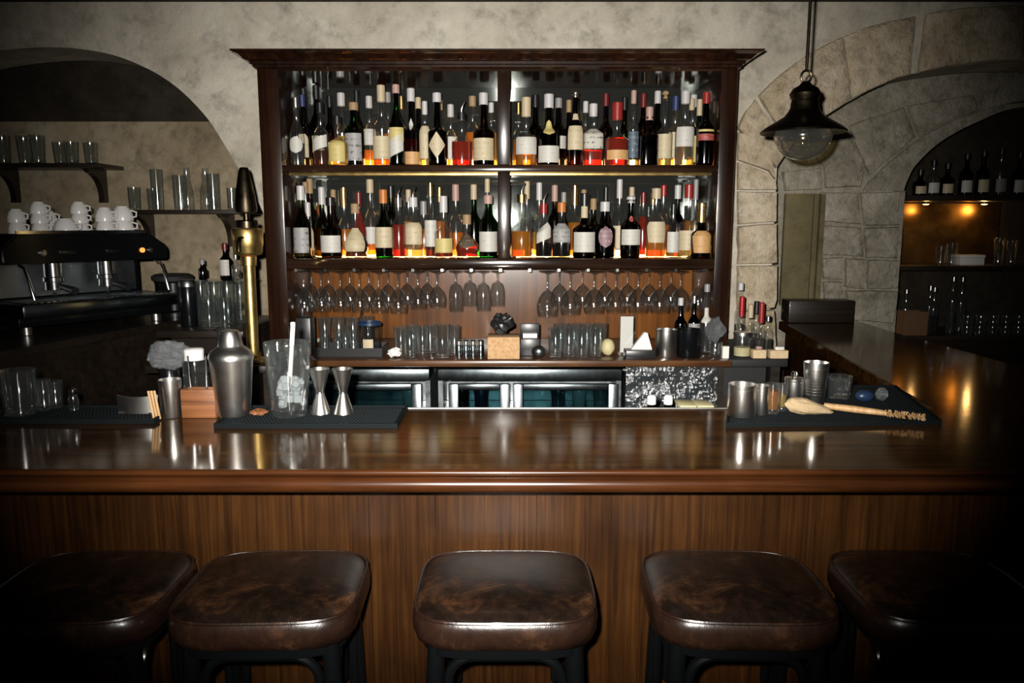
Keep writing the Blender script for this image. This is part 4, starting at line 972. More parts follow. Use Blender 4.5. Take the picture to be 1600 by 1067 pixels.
# low bottles right behind the bar edge
for px, lb in ((1018, 'small white-capped bottle just above the bar edge, left of the pair'), (1044, 'small white-capped bottle just above the bar edge, right of the pair')):
    t = thing('speed_bottle', lb, 'bottle', (PX(px, 2.24, 625), 2.24, .78)); z = PZ(617, 2.24) - .78
    lathe('glass_body', [(0, 0), (.02, 0), (.022, .004), (.022, z * .55), (.013, z * .8), (.012, z - .02)], 'glass_brown', t, 18)
    lathe('cap', [(.0125, z - .028), (.0135, z - .027), (.0135, z - .006), (.008, z), (0, z + .001)], 'ceramic', t, 18)
rk = thing('speed_rail', 'low rack behind the bar edge carrying small bottles', 'rack'); box('shelf', PX(980, 2.2), PX(1125, 2.2), D2 - .035, D2 + .17, .765, .7795, 'steel_dark', rk); box('lip', PX(980, 2.2), PX(1125, 2.2), D2 + .17, D2 + .175, .7651, .83, 'steel_dark', rk)
box('bracket', PX(990, 2.2), PX(1000, 2.2), D2 - .035, D2 - .015, 0.0, .7649, 'steel_dark', rk); box('bracket', PX(1105, 2.2), PX(1115, 2.2), D2 - .035, D2 - .015, 0.0, .7649, 'steel_dark', rk)
for px, lb in ((1071, 'cream tub just above the bar edge, left of the pair'), (1098, 'cream tub just above the bar edge, right of the pair')):
    z = PZ(630, 2.24) - .78
    t = thing('garnish_tub', lb, 'tub', (PX(px, 2.25, 625), 2.25, .7801)); box('body', -.022, .022, -.04, .04, 0, z - .012, 'plastic_clear', t, .003); box('lid', -.024, .024, -.042, .042, z - .0118, z, 'lemon', t, .002)

# ---------------------------------------------------------------- bar mats and tools on the bar
def bar_mat(x0, x1, y0, y1, z, label, poly=None):
    t = thing('bar_mat', label, 'bar mat', (0, 0, z + .0005)); q = poly or [(x0, y0), (x1, y0), (x1, y1), (x0, y1)]
    bm = bmesh.new(); f = bm.faces.new([bm.verts.new((a, b, 0)) for a, b in q]); r = bmesh.ops.extrude_face_region(bm, geom=[f])
    for v in r['geom']:
        if isinstance(v, bmesh.types.BMVert): v.co.z = .006
    from_bm('base', bm, 'rubber', t, 0)
    def lerp_edge(u, s):  # bilinear
        a = Vector(q[0]).lerp(Vector(q[1]), u); b = Vector(q[3]).lerp(Vector(q[2]), u); return a.lerp(b, s)
    n = len(q)
    for i in range(n):
        a, b = Vector(q[i]), Vector(q[(i + 1) % n]); dr = (b - a).normalized(); nn = Vector((-dr.y, dr.x)) * .006
        bm = bmesh.new(); c = [a, b, b + nn - dr * .006, a + nn + dr * .006]
        lo = [bm.verts.new((v.x, v.y, .0062)) for v in c]; hi = [bm.verts.new((v.x, v.y, .013)) for v in c]
        bm.faces.new(lo); bm.faces.new(hi)
        for k in range(4): bm.faces.new((lo[k], lo[(k + 1) % 4], hi[(k + 1) % 4], hi[k]))
        from_bm('rim', bm, 'rubber', t, 0)
    bm = bmesh.new(); L1 = (Vector(q[1]) - Vector(q[0])).length; L2 = (Vector(q[3]) - Vector(q[0])).length
    nu, nv = int((L1 - .02) / .0095), int((L2 - .02) / .0095)
    for i in range(nu):
        for j in range(nv):
            c = lerp_edge((.012 + i * .0095 + (.004 if j % 2 else 0)) / L1, (.012 + j * .0095) / L2)
            rr_ = .003
            b_ = [bm.verts.new((c.x + sx * rr_, c.y + sy * rr_, .006)) for sx, sy in ((-1, -1), (1, -1), (1, 1), (-1, 1))]
            t_ = [bm.verts.new((c.x + sx * rr_ * .7, c.y + sy * rr_ * .7, .0118)) for sx, sy in ((-1, -1), (1, -1), (1, 1), (-1, 1))]
            bm.faces.new(t_)
            for k in range(4): bm.faces.new((b_[k], b_[(k + 1) % 4], t_[(k + 1) % 4], t_[k]))
    o = from_bm('nubs', bm, 'rubber', t, 0); o['kind'] = 'stuff'
    return t
MZ = BZ + .0125
def ZP(x, y, z):
    r = ray(x, y); k = (z - EYE) / r[2]; return Vector((r[0] * k, r[1] * k, z))
ml = ZP(335, 661, BZ + .013); mr = ZP(621, 662, BZ + .013)
bar_mat(ml.x, mr.x, mr.y, D2 - .012, BZ, 'black rubber bar mat under the shaker and jiggers')
rl = ZP(1134, 661, BZ + .013); rr2 = ZP(1472, 656, BZ + .013)
bar_mat(0, 0, 0, 0, BZ, 'black rubber bar mat under tins and brush on the right', [(rl.x, rl.y), (rr2.x, rr2.y), (LXI0 + .02, 2.42), (PX(1150, 2.42), 2.42)])
# second left mat in the dark
l0 = ZP(-20, 655, BZ + .013); l1 = ZP(240, 655, BZ + .013)
bar_mat(l0.x, l1.x, l0.y, D2 - .012, BZ, 'black rubber bar mat in the shadow at the far left')

def base_at(px, py, z=MZ):
    v = ZP(px, py, z); return v
# cobbler shaker
b = base_at(366, 648); s = S(640, b.y)
t = thing('cocktail_shaker', 'polished steel cocktail shaker with domed cap on the left mat', 'shaker', (b.x, b.y, MZ + .0006))
lathe('tin', [(0, 0), (24 * s, 0), (25 * s, .004), (32.5 * s, 88 * s), (33 * s, 90 * s), (32 * s, 91 * s)], 'steel', t, 32)
lathe('strainer_top', [(33.5 * s, 89 * s), (33.8 * s, 92 * s), (33 * s, 96 * s), (30 * s, 101 * s), (22 * s, 107 * s), (18 * s, 109.5 * s)], 'steel', t, 32)
lathe('cap', [(18.5 * s, 108 * s), (18.8 * s, 109 * s), (16 * s, 126 * s), (13 * s, 132 * s), (6 * s, 134 * s), (0, 134.4 * s)], 'steel', t, 32)
# mixing glass with ice and spoon
b = base_at(453, 648); s = S(640, b.y)
t = thing('mixing_glass', 'large clear mixing glass with crushed ice on the left mat', 'mixing glass', (b.x, b.y, MZ + .0006))
bm = bmesh.new(); lathe_bm(bm, [(0, .003), (26 * s, 0), (28 * s, .004), (35.5 * s, 113 * s), (35 * s, 115 * s), (33.5 * s, 114 * s), (26.5 * s, .018), (0, .016)], 36)
from_bm('glass_body', bm, 'glassware', t, 50)
ri_ = random.Random(11)
for k in range(34):
    bm = bmesh.new(); bmesh.ops.create_cube(bm, size=ri_.uniform(.012, .024))
    bmesh.ops.rotate(bm, verts=bm.verts, matrix=Matrix.Rotation(ri_.uniform(0, 3), 3, Vector((ri_.random(), ri_.random(), ri_.random() + .1)).normalized()))
    bmesh.ops.bevel(bm, geom=bm.edges[:], offset=.003, segments=1, affect='EDGES')
    h = k / 34; a = ri_.uniform(0, 2 * PI); rd = .041 * math.sqrt(ri_.uniform(.02, 1)) * (1 - .25 * h)
    from_bm('ice_cube', bm, 'white_ice', t, 0, (rd * math.cos(a) + .006 * h, rd * math.sin(a), .030 + .075 * h))
st = thing('stirring_straw', 'white straw leaning in the mixing glass', 'straw', (b.x, b.y, MZ + .03))
tube('shaft', [(.002, .0, .045), (.022, -.012, 150 * s - .045)], .0062, 'straw_white', st, 12); lathe('tip', [(0, 0), (.0064, .001), (.0064, .01), (0, .012)], 'straw_white', st, 12, loc=(.022, -.012, 150 * s - .046))
for px, lb in ((501, 'steel double jigger on the left mat, nearer the mixing glass'), (537, 'steel double jigger on the left mat, right one')):
    b = base_at(px, 646); s = S(640, b.y)
    t = thing('jigger', lb, 'jigger', (b.x, b.y, MZ + .0006)); hh = 71 * s
    lathe('lower_cup', [(14.8 * s, 0), (15.5 * s, .001), (15.2 * s, .004), (6.5 * s, hh * .44), (6 * s, hh * .465)], 'steel', t, 28)
    lathe('upper_cup', [(6 * s, hh * .475), (6.6 * s, hh * .50), (15.0 * s, hh * .96), (16.2 * s, hh), (15.4 * s, hh), (14 * s, hh * .95), (5 * s, hh * .52), (0, hh * .51)], 'steel', t, 28)
    lathe('waist_ring', [(5.5 * s, hh * .455), (6.9 * s, hh * .46), (6.9 * s, hh * .48), (5.5 * s, hh * .485)], 'steel_dark', t, 28)
# wood chips on the mat
for i, (px, py, sx) in enumerate(((404, 650, 1.2),)):
    b = base_at(px, py)
    bag_blob('bark_piece', (b.x, b.y, MZ + .0006), .016, 'box_wood', 'small piece of bark between shaker and mixing glass', 'bark', 1.3, .9, .5, .5, 4)
t = thing('small_wood_block', 'little carved wooden block behind the shaker', 'block', (ZP(409, 618, BZ).x * .985, D2 - .018, MZ + .0006)); box('body', -.016, .016, -.008, .008, .0, .034, 'box_wood', t, .002); box('top', -.004, .004, -.004, .004, .0342, .042, 'box_wood', t)
# left of the mat: wooden box, straw tin, jar with lid, napkin holder
b = base_at(313, 652, BZ); s = S(640, b.y)
t = thing('wooden_box', 'small reddish wooden box on the bar beside the shaker', 'box', (b.x, b.y + .010, BZ + .0006))
box('front', -26 * s, 27 * s, -.022, -.016, 0, 45 * s, 'box_wood', t, .0015); box('back', -26 * s, 27 * s, .016, .022, 0, 45 * s, 'box_wood', t, .0015)
box('side', -26 * s, -26 * s + .006, -.0159, .0159, 0, 45 * s, 'box_wood', t); box('side', 27 * s - .006, 27 * s, -.0159, .0159, 0, 45 * s, 'box_wood', t); box('bottom', -26 * s + .006, 27 * s - .006, -.0159, .0159, 0, .005, 'box_wood', t)
for dx, lb in ((-.022, 'steel bar pick standing in the wooden box, left one'), (.016, 'steel bar pick standing in the wooden box, right one')):
    tag(tube('bar_pick', [(b.x + dx, b.y + .010, BZ + .008), (b.x + dx * 1.3, b.y + .010, BZ + .17)], .0022, 'chrome', None, 8), lb, 'pick')
b2 = base_at(268, 652, BZ); s = S(640, b2.y)
t = thing('straw_tin', 'steel tin holding wooden sticks left of the wooden box', 'tin', (b2.x, b2.y + .004, BZ + .0006))
lathe('body', [(0, 0), (15 * s, 0), (16 * s, .003), (17 * s, 60 * s), (16.4 * s, 60 * s), (15 * s, .006), (0, .005)], 'steel', t)
for k, dx in enumerate((-9, -13, -17)):
    tag(tube('wooden_stick', [(b2.x + dx * s, b2.y - .034 - .002 * k, BZ + .0045), (b2.x + (dx - 6) * s, b2.y - .034 - .002 * k, BZ + 47 * s)], .0034, 'pale_stick', None, 8), f'thin wooden stick leaning by the straw tin, {ORD[k]} from right', 'stick')
b3 = base_at(306, 630, BZ)
t = thing('lidded_jar', 'clear jar with white lid behind the wooden box', 'jar', (PX(306, 2.12, 600), 2.12, BZ + .0006)); s = S(590, 2.11); zl = PZ(545, 2.11) - BZ
lathe('jar_body', [(0, .001), (17 * s, 0), (18.5 * s, .004), (18.5 * s, zl * .75), (16 * s, zl * .84)], 'glass_smoke', t); lathe('lid', [(16 * s, zl * .82), (14.5 * s, zl * .84), (15 * s, zl * .98), (12 * s, zl), (0, zl * 1.005)], 'ceramic', t)
t = thing('utensil_crock', 'dark crock under the plastic bag behind the straw tin', 'crock', (PX(264, 2.12, 580), 2.122, BZ + .0006)); zl = PZ(578, 2.10) - BZ
lathe('body', [(0, 0), (.024, 0), (.026, .004), (.027, zl - .003), (.025, zl), (.023, zl - .004), (.022, .006), (0, .006)], 'black_lacquer', t)
bag_blob('plastic_bag', (PX(264, 2.12, 560), 2.122, PZ(578, 2.12) + .001), .055, 'plastic_bag', 'crumpled clear plastic bag on the dark crock at the left', 'plastic bag', 1.0, .55, .72, .30, 14, 4)
t = thing('napkin_holder', 'curved steel napkin holder on the bar at the far left', 'napkin holder', (base_at(210, 648, BZ + .014).x, base_at(210, 648, BZ + .014).y + .03, BZ + .0136)); s = S(640, 2.1)
bm = bmesh.new(); rows2 = []
for k in range(13):
    u = -1 + k / 6; zz = 0.0 + 6 * s * u * u
    rows2.append([bm.verts.new((u * 31 * s, dy + .012 * u * u, z)) for dy, z in ((-.02, 0.0), (-.02, 26 * s + zz * .4), (-.017, 26 * s + zz * .4), (-.017, .0))])
for A, B in zip(rows2, rows2[1:]):
    for i in range(4): bm.faces.new((A[i], A[(i + 1) % 4], B[(i + 1) % 4], B[i]))
bm.faces.new(rows2[0]); bm.faces.new(rows2[-1][::-1])
from_bm('front_band', bm, 'steel', t, 40); box('base', -29 * s, 29 * s, -.016, .03, 0, .004, 'steel', t)
for px, py, R, h, lb in ((33, 648, 26, 72, 'tall dark glass at the far left end of the bar'), (70, 640, 12, 48, 'small glass in the dark beside the tall one, left of two'), (88, 636, 12, 42, 'small glass in the dark beside the tall one, right of two')):
    b = base_at(px, py, BZ + .0135); s = S(640, b.y); tumbler((b.x, b.y, BZ + .0136), R * s, h * s, lb, mat='glass_smoke')
t = thing('salt_cellar', 'tiny brass-capped cellar in the dark left corner of the bar', 'shaker', (*base_at(116, 640, BZ + .0136)[:2], BZ + .0136)); lathe('body', [(0, 0), (.013, 0), (.014, .03), (.009, .045)], 'glass', t, 14); lathe('cap', [(.0095, .044), (.010, .045), (.010, .058), (0, .063)], 'chrome', t, 14)

# right mat items
def tin(name, px, py, wpx, hpx, mat, label, cat='tin', taper=1.0, ribs=0):
    b = base_at(px, py); s = S(py, b.y); R = wpx * s / 2; h = hpx * s; r0 = R * taper
    t = thing(name, label, cat, (b.x, b.y, MZ + .0006))
    lathe('body', [(0, 0), (r0 - .002, 0), (r0, .003), (R * .985, h * .86), (R * .97, h * .862), (R * .97, h * .876), (R * .985, h * .88), (R, h - .003), (R, h), (R - .002, h), (r0 - .004, .008), (0, .006)], mat, t, 30)
    if ribs:
        for k in range(ribs):
            z = h * (.25 + .5 * k / ribs); r = r0 + (R - r0) * (.25 + .5 * k / ribs)
            lathe('rib', [(r - .001, z - .0015), (r + .0007, z), (r - .001, z + .0015)], mat, t, 30)
    return t, b, s
tin('steel_tin', 1158, 650, 43, 51, 'steel', 'wide steel tin at the left end of the right mat')
tin('steel_tin', 1189, 648, 22, 47, 'steel', 'narrow steel tin between the wide tin and amber glass')
b = base_at(1206, 646); s = S(640, b.y)
tumbler((b.x, b.y, MZ + .0006), 12 * s, 48 * s, 'small glass of amber syrup on the right mat, left one', fill=('orange', .75), r0=.95, name='syrup_glass')
b = base_at(1221, 642); tumbler((b.x, b.y, MZ + .0006), 9 * s, 44 * s, 'small glass of amber syrup on the right mat, right one', fill=('gold', .6), r0=.95, name='syrup_glass')
t, b, s = tin('sugar_pot', 1239, 630, 29, 40, 'steel', 'steel pot with knobbed lid behind the straw pouch', 'pot'); lathe('knob', [(0, 40 * s), (3 * s, 41 * s), (5.5 * s, 46 * s), (4 * s, 50 * s), (0, 51 * s)], 'chrome', t, 16); lathe('lid', [(15 * s, 40 * s), (14 * s, 40.6 * s), (0, 41.5 * s)], 'steel', t, 24)
tin('shaker_tin', 1272, 631, 38, 66, 'steel', 'tall ribbed steel shaker tin on the right mat', 'shaker', .76, 7)
b = base_at(1310, 622); s = S(620, b.y); tumbler((b.x, b.y, MZ + .0006), 19 * s, 36 * s, 'short glass of ice behind the wooden brush', fill=('clear', .8), name='ice_glass')
bag_blob('blue_tub', (*base_at(1350, 628)[:2], MZ + .0006), .022, 'blue_plastic', 'dark blue round tub behind the wooden brush', 'tub', 1.2, .8, .8, .03, 2)
bag_blob('ball_lid', (*base_at(1377, 627)[:2], MZ + .0006), .020, 'plastic_bag', 'round frosted lid near the bar corner', 'lid', .95, .5, 1.0, .06, 4)
# cloth pouch: lumpy, tall at its left end and thinning to the right
b0 = base_at(1264, 648); bm = bmesh.new(); bmesh.ops.create_icosphere(bm, subdivisions=4, radius=1)
for v in bm.verts:
    v.co *= 1 + .16 * noise.fractal(v.co * 1.7 + Vector((6, 0, 0)), 1.0, 2.0, 4)
    k = 1 - .52 * v.co.x; v.co = Vector((v.co.x * .064, v.co.y * .020 * (.6 + .4 * k), (v.co.z * .5 + .5) * .040 * max(k, .25)))
mz = min(v.co.z for v in bm.verts)
for v in bm.verts: v.co.z -= mz
tag(from_bm('cloth_pouch', bm, 'straw_bag', None, 60, (b0.x, b0.y, MZ + .0006), -.08), 'cream cloth pouch lying against the steel pot', 'pouch')
# brush
h0 = base_at(1288, 633, MZ + .014); h1 = base_at(1385, 645, MZ + .012)
t = thing('bottle_brush', 'pale wooden brush lying across the right mat', 'brush', (h0.x, h0.y, MZ + .0006)); d_ = Vector((h1.x - h0.x, h1.y - h0.y, 0))
tube('handle', [(0, 0, .012), tuple(d_ * .5 + Vector((0, 0, .0115))), tuple(d_ + Vector((0, 0, .0105)))], [.0085, .010, .0075], 'pale_stick', t, 12)
bm = bmesh.new(); rbh = random.Random(5); dn = d_.normalized()
for k in range(170):
    p = d_ + dn * (rbh.random() * .095 - .004) + Vector((0, 0, .011)); ang = rbh.uniform(0, 2 * PI); side_ = dn.cross(Vector((0, 0, 1)))
    dr = (side_ * math.cos(ang) + Vector((0, 0, 1)) * math.sin(ang)) * .0098 + dn * rbh.uniform(0, .006)
    tube_bm(bm, [p, p + dr], .0011, 4)
o = from_bm('bristles', bm, 'pale_stick', t, 0); o['kind'] = 'stuff'

# ---------------------------------------------------------------- pendant lamp
PDY = 2.70; pc = P(1255, 205, PDY); s = S(205, PDY)
t = thing('pendant_lamp', 'dark metal pendant lamp with clear glass globe', 'pendant lamp', (pc.x, PDY, pc.z))
tube('rod', [(0, 0, 92 * s), (0, 0, CEIL - pc.z - .002)], .0055, 'bronze_dark', t, 10)
lathe('ceiling_rose', [(0, CEIL - pc.z - .03), (.02, CEIL - pc.z - .03), (.045, CEIL - pc.z - .001), (0, CEIL - pc.z - .001)], 'bronze_dark', t)
tube('ring', [(8 * s * math.cos(2 * PI * k / 20), 0, 82 * s + 9 * s * math.sin(2 * PI * k / 20)) for k in range(20)], .0042, 'bronze_dark', t, 8, True)
lathe('cap', [(0, 75 * s), (6 * s, 74 * s), (10 * s, 69 * s), (19 * s, 64 * s), (23.5 * s, 56 * s), (22 * s, 51 * s), (19.5 * s, 47 * s), (21 * s, 42 * s), (21 * s, 36 * s), (25 * s, 28 * s), (0, 28 * s)], 'bronze_dark', t, 32)
lathe('shade', [(24 * s, 30 * s), (30 * s, 22 * s), (45 * s, 13 * s), (58 * s, 5 * s), (65 * s, -1 * s), (64 * s, -3 * s), (48 * s, 2 * s), (40 * s, 6 * s), (22 * s, 14 * s)], 'bronze_dark', t, 40)
gp = [(40 * s, 4 * s)]
for k in range(1, 15):
    a = PI / 2 * k / 14; gp.append((44 * s * math.cos(a) if k < 14 else 0, -2 * s - 43 * s * math.sin(a)))
lathe('globe', gp, 'glass_globe', t, 36)
lathe('bulb', [(0, 10 * s), (7 * s, 9 * s), (7 * s, -2 * s), (12 * s, -12 * s), (12 * s, -20 * s), (7 * s, -26 * s), (0, -28 * s)], 'glass_smoke', t, 20)

# ---------------------------------------------------------------- left side: recess shelves with glassware
def wall_shelf(px0, px1, py, label, brackets):
    D = RB; t = thing('wall_shelf', label, 'shelf'); z = PZ(py, D - .2)
    box('board', PX(px0, D - .2), PX(px1, D - .2), D - .26, D - .001, z - .022, z, 'dark_wood', t, .003)
    for b in brackets:
        x = PX(b, D - .1); bm = bmesh.new(); q = [(D - .002, z - .0225), (D - .20, z - .0225)]
        for k in range(1, 9):
            a = PI / 2 * k / 8; q.append((D - .20 + .155 * math.sin(a), z - .0225 - .135 * (1 - math.cos(a)) - .015))
        q += [(D - .05, z - .20), (D - .002, z - .20)]
        A = [bm.verts.new((x - .016, y, zz)) for y, zz in q]; B = [bm.verts.new((x + .016, y, zz)) for y, zz in q]; bm.faces.new(A); bm.faces.new(B)
        for i in range(len(q)): bm.faces.new((A[i], A[(i + 1) % len(q)], B[(i + 1) % len(q)], B[i]))
        from_bm('bracket', bm, 'dark_wood', t, 0)
    return z
zsA = wall_shelf(176, 398, 328, 'dark wall shelf with glasses left of the brass tap', (228, 356))
zsB = wall_shelf(-60, 176, 256, 'dark wall shelf higher up at the far left', (158, 20))
DS = RB - .14; s = S(300, DS)
for i, (px, top, wd, kind) in enumerate(((214, 293, 22, 't'), (233, 294, 22, 't'), (250, 265, 22, 't'), (276, 273, 26, 't'), (297, 262, 13, 'b'), (317, 262, 15, 'b'), (337, 272, 24, 't'), (357, 293, 18, 't'))):
    h = PZ(top, DS) - zsA; loc = (PX(px, DS, 310), DS + (.05 if i % 2 else -.03), zsA + .0006)
    if kind == 't': tumbler(loc, wd * s / 2 * .85, h, f'grey clear glass on the shelf beside the tap, {ORD[i]} from left', mat='glass_smoke', r0=.9)
    else: tag(lathe('carafe', [(0, 0), (wd * s * .62, 0), (wd * s * .66, .01), (wd * s * .6, h * .45), (wd * s * .34, h * .7), (wd * s * .32, h)], 'glass_smoke', None, 20, loc=loc), f'narrow carafe on the shelf beside the tap, {"left" if i == 4 else "right"} one', 'carafe')
for i, px in enumerate((8, 34, 62, 90, 114, 138)):
    h = PZ(212 if i < 3 else 222, DS) - zsB
    tumbler((PX(px, DS, 230), DS - .02 + .04 * (i % 2), zsB + .0006), .038, h, f'dim glass on the high left shelf, {ORD[i]} from left', mat='glass_smoke', r0=.8)

# left counter
LZ = 1.18
e0 = Vector((-1.86, 2.45)); e1 = Vector((-1.515, 3.74))
lc = thing('side_counter', 'dark counter on the left carrying the espresso machine', 'counter')
bm = bmesh.new(); q = [(e0.x, e0.y), (e1.x, e1.y), (e1.x, 4.40), (-3.2, 4.40), (-3.2, e0.y)]
f = bm.faces.new([bm.verts.new((a, b_, LZ - .03)) for a, b_ in q]); r = bmesh.ops.extrude_face_region(bm, geom=[f])
for v in r['geom']:
    if isinstance(v, bmesh.types.BMVert): v.co.z = LZ
bmesh.ops.bevel(bm, geom=[e for e in bm.edges if all(v.co.z > LZ - .001 for v in e.verts)], offset=.006, segments=2, affect='EDGES')
from_bm('top', bm, 'dark_wood', lc, 30)
bm = bmesh.new(); q = [(e0.x - .05, e0.y + .03), (e1.x - .05, e1.y), (e1.x - .05, 4.38), (-3.15, 4.38), (-3.15, e0.y + .03)]
lo = [bm.verts.new((a, b_, 0)) for a, b_ in q]; hi = [bm.verts.new((a, b_, LZ - .0305)) for a, b_ in q]; bm.faces.new(lo); bm.faces.new(hi)
for i in range(5): bm.faces.new((lo[i], lo[(i + 1) % 5], hi[(i + 1) % 5], hi[i]))
from_bm('body', bm, 'dark_wood', lc, 0)
# ledge between side counter and cabinet
lg = thing('corner_ledge', 'dark corner ledge with glasses beside the brass tap', 'ledge')
box('top', -1.50, PX(398, 3.4), 3.2, 3.78, LZ - .03, LZ, 'dark_wood', lg, .004); box('body', -1.47, PX(398, 3.4) - .02, 3.28, 3.76, 0, LZ - .0305, 'dark_wood', lg)
wtl = box('tap_shelf', -1.45, PX(438, 3.1), 2.98, 3.19, TZ - .03, TZ, 'dark_wood', None, .004); tag(wtl, 'dark low shelf carrying the brass tap column', 'shelf')
box('support', -1.40, -1.36, 3.03, 3.15, 0, TZ - .0305, 'dark_wood', wtl); box('support', -1.0, -.96, 3.03, 3.15, 0, TZ - .0305, 'dark_wood', wtl)
# espresso machine
mc = P(118, 440, 3.38)
em = thing('espresso_machine', 'black and chrome espresso machine with cups on top', 'espresso machine', (mc.x - .02, 3.40, LZ + .0006), math.radians(58))
Lh = .335
box('base', -Lh, Lh, -.20, .22, .035, .075, 'black_lacquer', em, .008)
for sx in (-1, 1):
    for sy in (-.15, .17): cyl('foot', .022, 0, .034, 'steel', em, loc=(sx * (Lh - .05), sy, 0))
box('drip_tray', -Lh, Lh + .01, -.24, .02, .0755, .130, 'steel_brushed', em, .012)
bm = bmesh.new()
for k in range(26): bm_box(bm, -Lh + .03 + k * .0245, -Lh + .042 + k * .0245, -.22, .01, .1305, .134)
o = from_bm('drip_grid', bm, 'chrome', em, 0); o['kind'] = 'stuff'
box('back_body', -Lh, Lh, .03, .22, .0755, .30, 'black_lacquer', em, .01)
box('splash_plate', -Lh + .03, Lh - .03, .022, .029, .14, .29, 'steel_dark', em)
# head with sloped ends
bm = bmesh.new(); q = [(-Lh - .02, .285), (Lh + .03, .285), (Lh + .03, .345), (Lh - .06, .405), (-Lh + .04, .405), (-Lh - .02, .345)]
A = [bm.verts.new((x, -.16, z)) for x, z in q]; B = [bm.verts.new((x, .22, z)) for x, z in q]; bm.faces.new(A); bm.faces.new(B)
for i in range(6): bm.faces.new((A[i], A[(i + 1) % 6], B[(i + 1) % 6], B[i]))
bmesh.ops.bevel(bm, geom=bm.edges[:], offset=.008, segments=2, affect='EDGES')
from_bm('head', bm, 'black_lacquer', em, 35)
for x in (-.10, .10): box('button_panel', x - .035, x + .035, -.164, -.1605, .322, .336, 'steel_brushed', em, .001)
for x, mt, r in ((-.20, 'steel', .014), (.232, 'orange_glow', .011), (.272, 'steel', .010)):
    lathe('knob', [(0, 0), (r, 0), (r, .008), (r * .7, .012), (0, .012)], mt, em, 18, loc=(x, -.1605, .328)).rotation_euler = (PI / 2, 0, 0)
for x in (-.13, .10):
    g = cyl('group_head', .036, .225, .284, 'chrome', em, 24, loc=(x, -.09, 0))
    cyl('collar', .042, .205, .2245, 'chrome', g, 24, loc=(0, 0, 0))
    pf_ = cyl('portafilter', .036, .170, .2045, 'chrome', em, 24, loc=(x, -.09, 0))
    tube('handle', [(0, -.034, .188), (0, -.09, .182), (0, -.16, .172)], [.011, .014, .016], 'black_plastic', pf_, 12)
    tube('spout', [(0, 0, .170), (0, -.005, .155), (0, -.012, .145)], [.010, .009, .007], 'chrome', pf_, 10)
for x in (-.29, .30): tube('steam_wand', [(x, -.15, .28), (x, -.19, .27), (x, -.215, .22), (x + .01, -.225, .145)], .0065, 'chrome', em, 10)
box('cup_rail', -Lh + .05, Lh - .07, -.14, -.134, .405, .418, 'chrome', em)
rot = Matrix.Rotation(math.radians(58), 3, 'Z')
for i, (u, v_, st_, R, hc) in enumerate(((-.24, -.06, 2, .034, .055), (-.15, -.06, 3, .034, .05), (-.05, -.07, 1, .048, .062), (-.06, .05, 2, .036, .055), (.05, .0, 3, .036, .052), (.13, -.06, 2, .040, .062), (.22, -.05, 2, .046, .066))):
    p = Vector(em.location) + rot @ Vector((u, v_, .4055)); ht = hc * .80
    for k in range(st_):
        t = thing('coffee_cup', f'white upturned coffee cup, {ORD[i]} stack from left on the espresso machine, level {["one", "two", "three"][k]}', 'cup', (p.x, p.y, p.z + .0006 + k * ht), 0, 'cups on the espresso machine')
        lathe('cup_body', [(R, 0), (R * 1.01, .002), (R * .97, hc * .4), (R * .8, hc * .75), (R * .55, hc * .95), (R * .53, hc), (0, hc)], 'ceramic', t, 22)
        tube('handle', [(R * .95, 0, hc * .25), (R * 1.35, 0, hc * .3), (R * 1.4, 0, hc * .6), (R * .85, 0, hc * .72)], .004, 'ceramic', t, 8)
# grinder / canisters on corner
t = thing('coffee_grinder', 'black cylindrical grinder right of the espresso machine', 'grinder', (PX(272, 3.78, 470), 3.78, LZ + .0006))
z1 = PZ(428, 3.78) - LZ
lathe('body', [(0, 0), (.10, 0), (.10, .02), (.082, .03), (.082, z1 * .8), (.075, z1 * .84)], 'black_lacquer', t, 28); lathe('lid', [(.0755, z1 * .83), (.095, z1 * .85), (.098, z1 * .95), (.08, z1), (0, z1)], 'black_matte', t, 28)
t = thing('black_canister', 'slim black canister between grinder and glasses', 'canister', (PX(294, 3.36, 470), 3.36, LZ + .0006))
lathe('body', [(0, 0), (.034, 0), (.036, .004), (.036, .17), (.034, .175)], 'black_lacquer', t); lathe('lid', [(.0345, .174), (.037, .175), (.037, .195), (.03, .205), (0, .206)], 'steel_dark', t)
Dg = 3.36
for i, (px, top, wd, D) in enumerate(((315, 438, 22, 3.45), (336, 440, 24, 3.36), (356, 440, 24, 3.42), (376, 442, 20, 3.5), (326, 462, 24, 3.28), (350, 465, 22, 3.27))):
    h = PZ(top, D) - LZ
    tumbler((PX(px, D, 480), D, LZ + .0006), wd * S(470, D) / 2, h, ['tall clear glass on the corner ledge next to the canister', 'tall clear glass in the middle of the corner ledge', 'tall clear glass under the dark bottle on the ledge',
            'clear glass hidden behind the brass tap', 'short clear glass at the front of the corner ledge, left', 'short clear glass at the front of the corner ledge, right'][i], mat='glass_smoke', r0=.85)
ldg = box('glass_shelf', PX(300, 3.7), PX(396, 3.7), 3.63, 3.785, PZ(437, 3.7) - .008, PZ(437, 3.7), 'glass_smoke', None); tag(ldg, 'small glass shelf above the corner ledge', 'shelf')
box('post', PX(304, 3.7), PX(308, 3.7), 3.70, 3.715, LZ + .0006, PZ(437, 3.7) - .0085, 'steel_dark', ldg); box('post', PX(388, 3.7), PX(392, 3.7), 3.70, 3.715, LZ + .0006, PZ(437, 3.7) - .0085, 'steel_dark', ldg)
bottle((PX(353, 3.7, 420), 3.7, PZ(437, 3.7) + .0006), .028, PZ(380, 3.7) - PZ(437, 3.7), 'glass_black', None, 0, [(.12, .55, 'lab_white', .9, 'rect')], 'cap_darkred', .03, 'tall', label='dark bottle with white label on the small glass shelf', name='wine_bottle')
